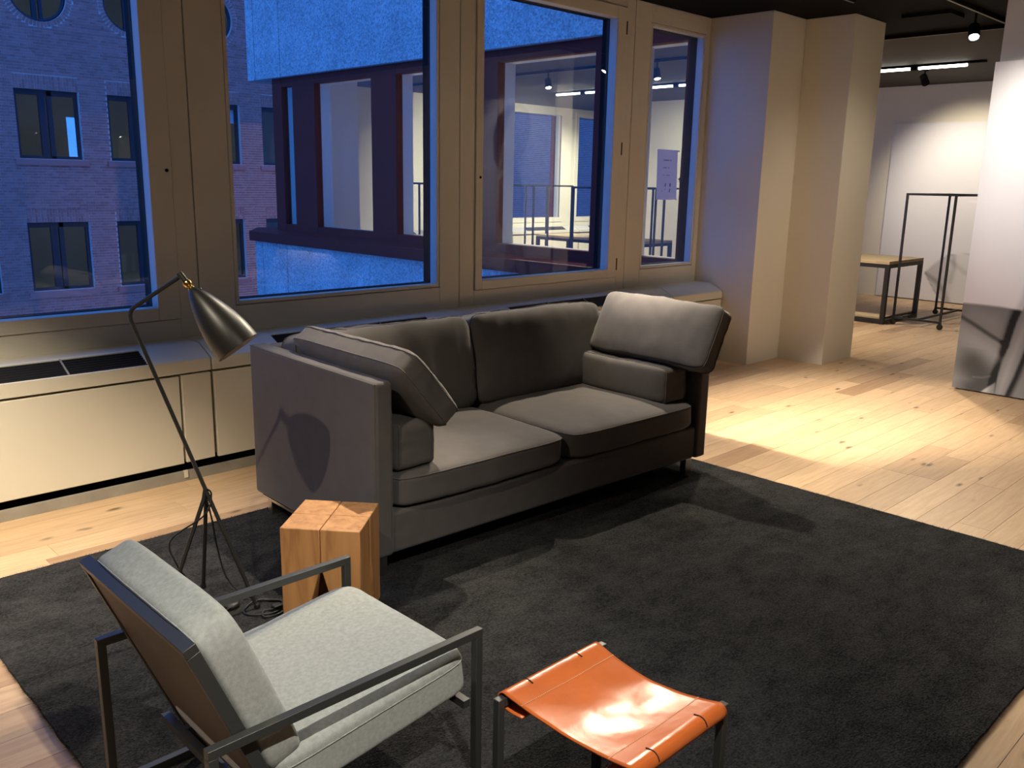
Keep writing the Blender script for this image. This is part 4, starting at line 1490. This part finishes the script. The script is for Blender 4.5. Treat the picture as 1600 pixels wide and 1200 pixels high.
DRAPE = [(4.97, 0.41), (4.79, 0.60), (4.68, 0.68), (4.60, 0.70), (4.42, 0.71), (3.6, 0.70), (3.4, 0.0), (4.60, -0.1), (4.67, 0.01), (4.78, 0.12), (4.9, 0.30)]
def far_fn(y, z):
    c = 0.72 + 0.05 * noise.noise(Vector((y * 0.8, z * 0.8, 3)))
    d = sdist(DRAPE, y, z)
    a = 1 - sstep(-0.01, 0.01, d)
    v = 0.66 - 0.16 * sstep(4.5, 4.75, y)
    v -= 0.20 * (1 - sstep(0.0, 0.06, lined([(4.96, 0.40), (4.78, 0.29), (4.66, 0.14), (4.58, -0.02)], y, z)))
    v -= 0.15 * (1 - sstep(0.0, 0.05, lined([(4.60, 0.72), (4.57, 0.5), (4.60, 0.3)], y, z)))
    v -= 0.12 * (1 - sstep(0.0, 0.06, lined([(4.62, 0.60), (4.43, 0.46), (4.2, 0.35)], y, z)))
    c = c + (v - c) * a
    c -= 0.22 * (1 - sstep(0.0, 0.012, abs(d)))
    c += 0.08 * (1 - sstep(0.0, 0.015, lined([(4.6, 1.45), (4.1, 1.42)], y, z)))
    return max(0.05, c)
print_panel('print_panel', 13.30, 3.0, 5.655, 0.015, 2.51, far_fn, 110, 100, 'pale monochrome print of draped cloth on the far wall behind the rack', depth=0.038)

# ---- paper note on the narrow window
pn = empty('paper_note', (6.56, YG - 0.002, 1.46), label='lavender looking paper sheet taped inside the narrow window by the pillar', cat='paper')
mb = MB()
yp = YG - 0.0025
npx, npz = 8, 12
for j in range(npz + 1):
    for i in range(npx + 1):
        u_, v_ = i / npx, j / npz
        x_ = 6.410 + 0.30 * u_ + 0.018 * (1 - v_)
        mb.v.append((x_ , yp - 0.002 * (0.5 + 0.5 * noise.noise(Vector((u_ * 4, v_ * 5, 1)))), 1.462 + 0.428 * v_ - 0.004 * math.sin(u_ * 3.14) * (1 - v_)))
for j in range(npz):
    for i in range(npx):
        q = j * (npx + 1) + i
        mb.f.append((q, q + 1, q + npx + 2, q + npx + 1))
sheet = build('sheet', mb, M['paper'], pn, smooth=180)
yk = yp - 0.0042
for (x_, z_, w_, h_, mt) in ((6.545, 1.80, .085, .010, 'faintink'), (6.61, 1.80, .02, .010, 'faintink'), (6.53, 1.735, .05, .008, 'faintink'), (6.585, 1.735, .02, .008, 'faintink'), (6.52, 1.672, .025, .006, 'faintink'), (6.58, 1.672, .05, .006, 'faintink')):
    build('text_line', B(x_ - w_ / 2, x_ + w_ / 2, yk, yk + 0.0004, z_ - h_ / 2, z_ + h_ / 2), M[mt], sheet)
def stroke(pts, wd, mt):
    m_ = MB()
    for i in range(len(pts) - 1):
        m_.bar((pts[i][0], yk, pts[i][1]), (pts[i + 1][0], yk, pts[i + 1][1]), wd, 0.0006, up=(0, 1, 0))
    build('ink_mark', m_, M[mt], sheet)
stroke([(6.545, 1.598), (6.551, 1.598), (6.545, 1.573)], 0.009, 'ink')
stroke([(6.612, 1.600), (6.625, 1.594), (6.613, 1.586), (6.626, 1.574)], 0.010, 'ink')
stroke([(6.622, 1.556), (6.616, 1.540), (6.612, 1.524)], 0.008, 'ink')
stroke([(6.548, 1.556), (6.543, 1.545)], 0.005, 'faintink')
stroke([(6.505, 1.540), (6.500, 1.530)], 0.006, 'faintink')
build('tape', B(6.700, 6.735, yk, yk + 0.0006, 1.876, 1.886), M['tape'], pn)
build('tape', B(6.415, 6.432, yk, yk + 0.0006, 1.455, 1.468), M['tape'], pn)
build('tape', B(6.712, 6.732, yk, yk + 0.0006, 1.455, 1.468), M['tape'], pn)
build('painted_glint', MB().prism([(6.758, 1.612), (6.766, 1.612), (6.769, 1.632), (6.790, 1.632), (6.770, 1.658), (6.742, 1.636), (6.760, 1.634)], 'y', YG - 0.001, YG), M['skyglint'], pn)  # painted shape standing for a sky reflection in the glass

# ================================================================== WING FURNITURE
def work_table(x0, x1, y0, y1, label, h=0.75):
    r = empty('work_table', ((x0 + x1) / 2, (y0 + y1) / 2, 0), label=label, cat='table', group='oak topped steel tables in the wing')
    build('table_top', B(x0, x1, y0, y1, h - 0.035, h), M['tabletop'], r, bevel=0.002)
    t = 0.05
    build('shelf', B(x0 + t, x1 - t, y0 + t, y1 - t, 0.055, 0.075), M['tabletop'], r)
    for a in (x0, x1 - t):
        for b_ in (y0, y1 - t):
            build('leg', B(a, a + t, b_, b_ + t, 0, h - 0.036), M['rackblack'], r)
    for b_ in (y0, y1 - t):
        build('cross_rail', B(x0 + t, x1 - t, b_, b_ + t, 0.005, 0.05), M['rackblack'], r)
        build('cross_rail', B(x0 + t, x1 - t, b_, b_ + t, h - 0.08, h - 0.036), M['rackblack'], r)
    for a in (x0, x1 - t):
        build('side_rail', B(a, a + t, y0 + t, y1 - t, 0.005, 0.05), M['rackblack'], r)
        build('side_rail', B(a, a + t, y0 + t, y1 - t, h - 0.08, h - 0.036), M['rackblack'], r)
    return r
work_table(10.50, 11.52, 4.335, 6.6, 'oak topped black steel table seen right of the pillar')
work_table(10.55, 11.35, 8.05, 10.2, 'oak topped black steel table seen through the wing windows')

def clothes_rack(x0, x1, y0, y1, label, h=1.545):
    r = empty('clothes_rack', ((x0 + x1) / 2, (y0 + y1) / 2, 0), label=label, cat='clothes rack', group='thin black clothes racks in the wing')
    t = 0.024
    for a in (x0, x1):
        for b_ in (y0, y1):
            build('post', B(a - t / 2, a + t / 2, b_ - t / 2, b_ + t / 2, 0.07, h), M['rackblack'], r)
            build('castor', MB().lathe([(0.012, -0.016), (0.032, -0.013), (0.035, 0), (0.032, 0.013), (0.012, 0.016)], Matrix.Translation((a, b_, 0.036)) @ Matrix.Rotation(math.pi / 2, 4, 'Y'), 16).box(a - 0.018, a + 0.018, b_ - 0.014, b_ + 0.014, 0.05, 0.085), M['rackblack'], r)
    for b_ in (y0, y1):
        build('top_rail', B(x0 + t / 2, x1 - t / 2, b_ - t / 2, b_ + t / 2, h - t, h), M['rackblack'], r)
    for a in (x0, x1):
        build('end_rail', B(a - t / 2, a + t / 2, y0 + t / 2, y1 - t / 2, h - t, h), M['rackblack'], r)
        build('base_rail', B(a - t / 2, a + t / 2, y0 + t / 2, y1 - t / 2, 0.075, 0.075 + t), M['rackblack'], r)
    build('base_rail', B(x0, x1, (y0 + y1) / 2 - t / 2, (y0 + y1) / 2 + t / 2, 0.075, 0.075 + t), M['rackblack'], r)
    return r
clothes_rack(10.63, 11.95, 3.73, 4.27, 'black clothes rack on castors in front of the pale far print')
clothes_rack(8.30, 9.5, 6.9, 7.4, 'nearest black clothes rack seen through the wing window behind the sofa')
clothes_rack(9.55, 10.4, 9.3, 9.8, 'black clothes rack standing behind the nearest one in the wing')
clothes_rack(9.9, 11.0, 10.4, 10.9, 'black clothes rack standing deepest in the wing before the far windows')
clothes_rack(8.2, 8.75, 9.8, 11.0, 'black clothes rack near the far corner of the wing')
clothes_rack(9.86, 10.46, 7.3, 7.8, 'black clothes rack seen behind the paper note')

# ================================================================== LAMPS
def track(a, b_, label):
    r = empty('light_track', a, label=label, cat='track', group='ceiling light tracks')
    build('rail', MB().bar(a, b_, 0.036, 0.034), M['black'], r)
    build('conductor_slot', MB().bar(Vector(a) - Vector((0, 0, 0.0175)), Vector(b_) - Vector((0, 0, 0.0175)), 0.012, 0.002), M['rail'], r)
track((-2.0, 3.40, 3.012), (7.0, 3.40, 3.012), 'black light track running above the sofa')
track((7.2, 2.82, 3.012), (8.84, 2.82, 3.012), 'short black light track beside the near print')
track((8.90, 2.4, 3.012), (8.90, 11.9, 3.012), 'black light track along the wing ceiling')
spot_lab = ['black spotlight above the sofa back', 'black spotlight above left of the armchair', 'black spotlight above the armchair', 'black spotlight right of the sofa', 'added unseen spotlight brightening the open floor at right',
            'black spotlight at the wing entrance', 'black spotlight washing the near print', 'unseen black spotlight behind the pillar lighting the wing floor', 'black spotlight washing the far print',
            'black spotlight aimed at the far end windows', 'glowing spotlight farthest along the wing track seen through the third window', 'black spotlight aimed at the far partition', 'glowing spotlight on the wing track seen through the narrow window',
            'black spotlight at the far end of the wing', 'added unseen spotlight raising the ambient light', 'black spotlight at the left window', 'black spotlight above the left sofa arm', 'added unseen spotlight brightening the right sofa pillows', 'glowing spotlight second on the wing track seen through the third window', 'glowing spotlight nearest to the wing facade seen through the third window', 'added unseen spotlight brightening the stepped pillar', 'added unseen spotlight warming the floor at lower left']
for k, (pos, tgt, pw, ang, bl, colr, rad) in enumerate(SPOTS):
    p, t = Vector(pos), Vector(tgt)
    d = (t - p).normalized()
    r = empty('track_spotlight', (p.x, p.y, CEIL - 0.02), label=spot_lab[k], cat='spotlight', group='black ceiling spotlights')
    q = d.to_track_quat('Z', 'Y').to_matrix().to_4x4()
    mtx = Matrix.Translation(p) @ q
    hd_ = build('head', MB().lathe([(0.030, -0.13), (0.042, -0.125), (0.045, 0.0), (0.040, 0.0), (0.036, -0.012)], mtx, 24, close_end=False), M['black'], r, smooth=40)
    build('lens', MB().lathe([(0.0365, -0.014), (0.0365, -0.010)], mtx, 24), M['lens'], hd_)
    bk = p - d * 0.07
    build('stem', MB().tube([bk, (bk.x, bk.y, CEIL)], 0.010, 10), M['black'], r, smooth=40)
    build('adapter', B(bk.x - 0.05, bk.x + 0.05, bk.y - 0.02, bk.y + 0.02, CEIL - 0.025, CEIL), M['black'], r)
    ld = bpy.data.lights.new('spot_light', 'SPOT')
    ld.energy = pw
    ld.color = colr
    ld.spot_size = math.radians(ang)
    ld.spot_blend = bl
    ld.shadow_soft_size = rad
    lo = bpy.data.objects.new('spot_light', ld)
    COL.objects.link(lo)
    lo.parent = r
    lo.matrix_local = Matrix.Translation(p + d * 0.012 - ORG[r.name]) @ (-d).to_track_quat('Z', 'Y').to_matrix().to_4x4()

def led_line(x, y0, y1, label, mid=True):
    r = empty('linear_lamp', (x, (y0 + y1) / 2, CEIL), label=label, cat='lamp', group='linear ceiling lamps')
    build('housing', B(x - 0.03, x + 0.03, y0 - 0.2, y1, CEIL - 0.025, CEIL), M['black'], r)
    ym = (y0 + y1) / 2
    build('tube', MB().tube([(x, y0, CEIL - 0.04), (x, ym - 0.04, CEIL - 0.04)], 0.016, 12), M['tube'], r)
    build('tube', MB().tube([(x, ym + 0.04, CEIL - 0.04), (x, y1, CEIL - 0.04)], 0.016, 12), M['tube'], r)
    build('holder', B(x - 0.05, x + 0.05, ym - 0.04, ym + 0.04, CEIL - 0.06, CEIL - 0.02), M['black'], r)
led_line(11.15, 3.98, 5.15, 'linear tube lamp on the ceiling right of the pillar')
led_line(11.10, 7.45, 8.45, 'linear tube lamp on the wing ceiling seen through the narrow window')
led_line(11.15, 9.2, 10.38, 'linear tube lamp on the wing ceiling seen through the third window')

SC.cycles.use_denoising = True
SC.cycles.max_bounces = 8
SC.cycles.diffuse_bounces = 4
SC.cycles.glossy_bounces = 4
SC.cycles.transparent_max_bounces = 16
SC.cycles.sample_clamp_indirect = 6
SC.cycles.caustics_reflective = False
SC.cycles.caustics_refractive = False
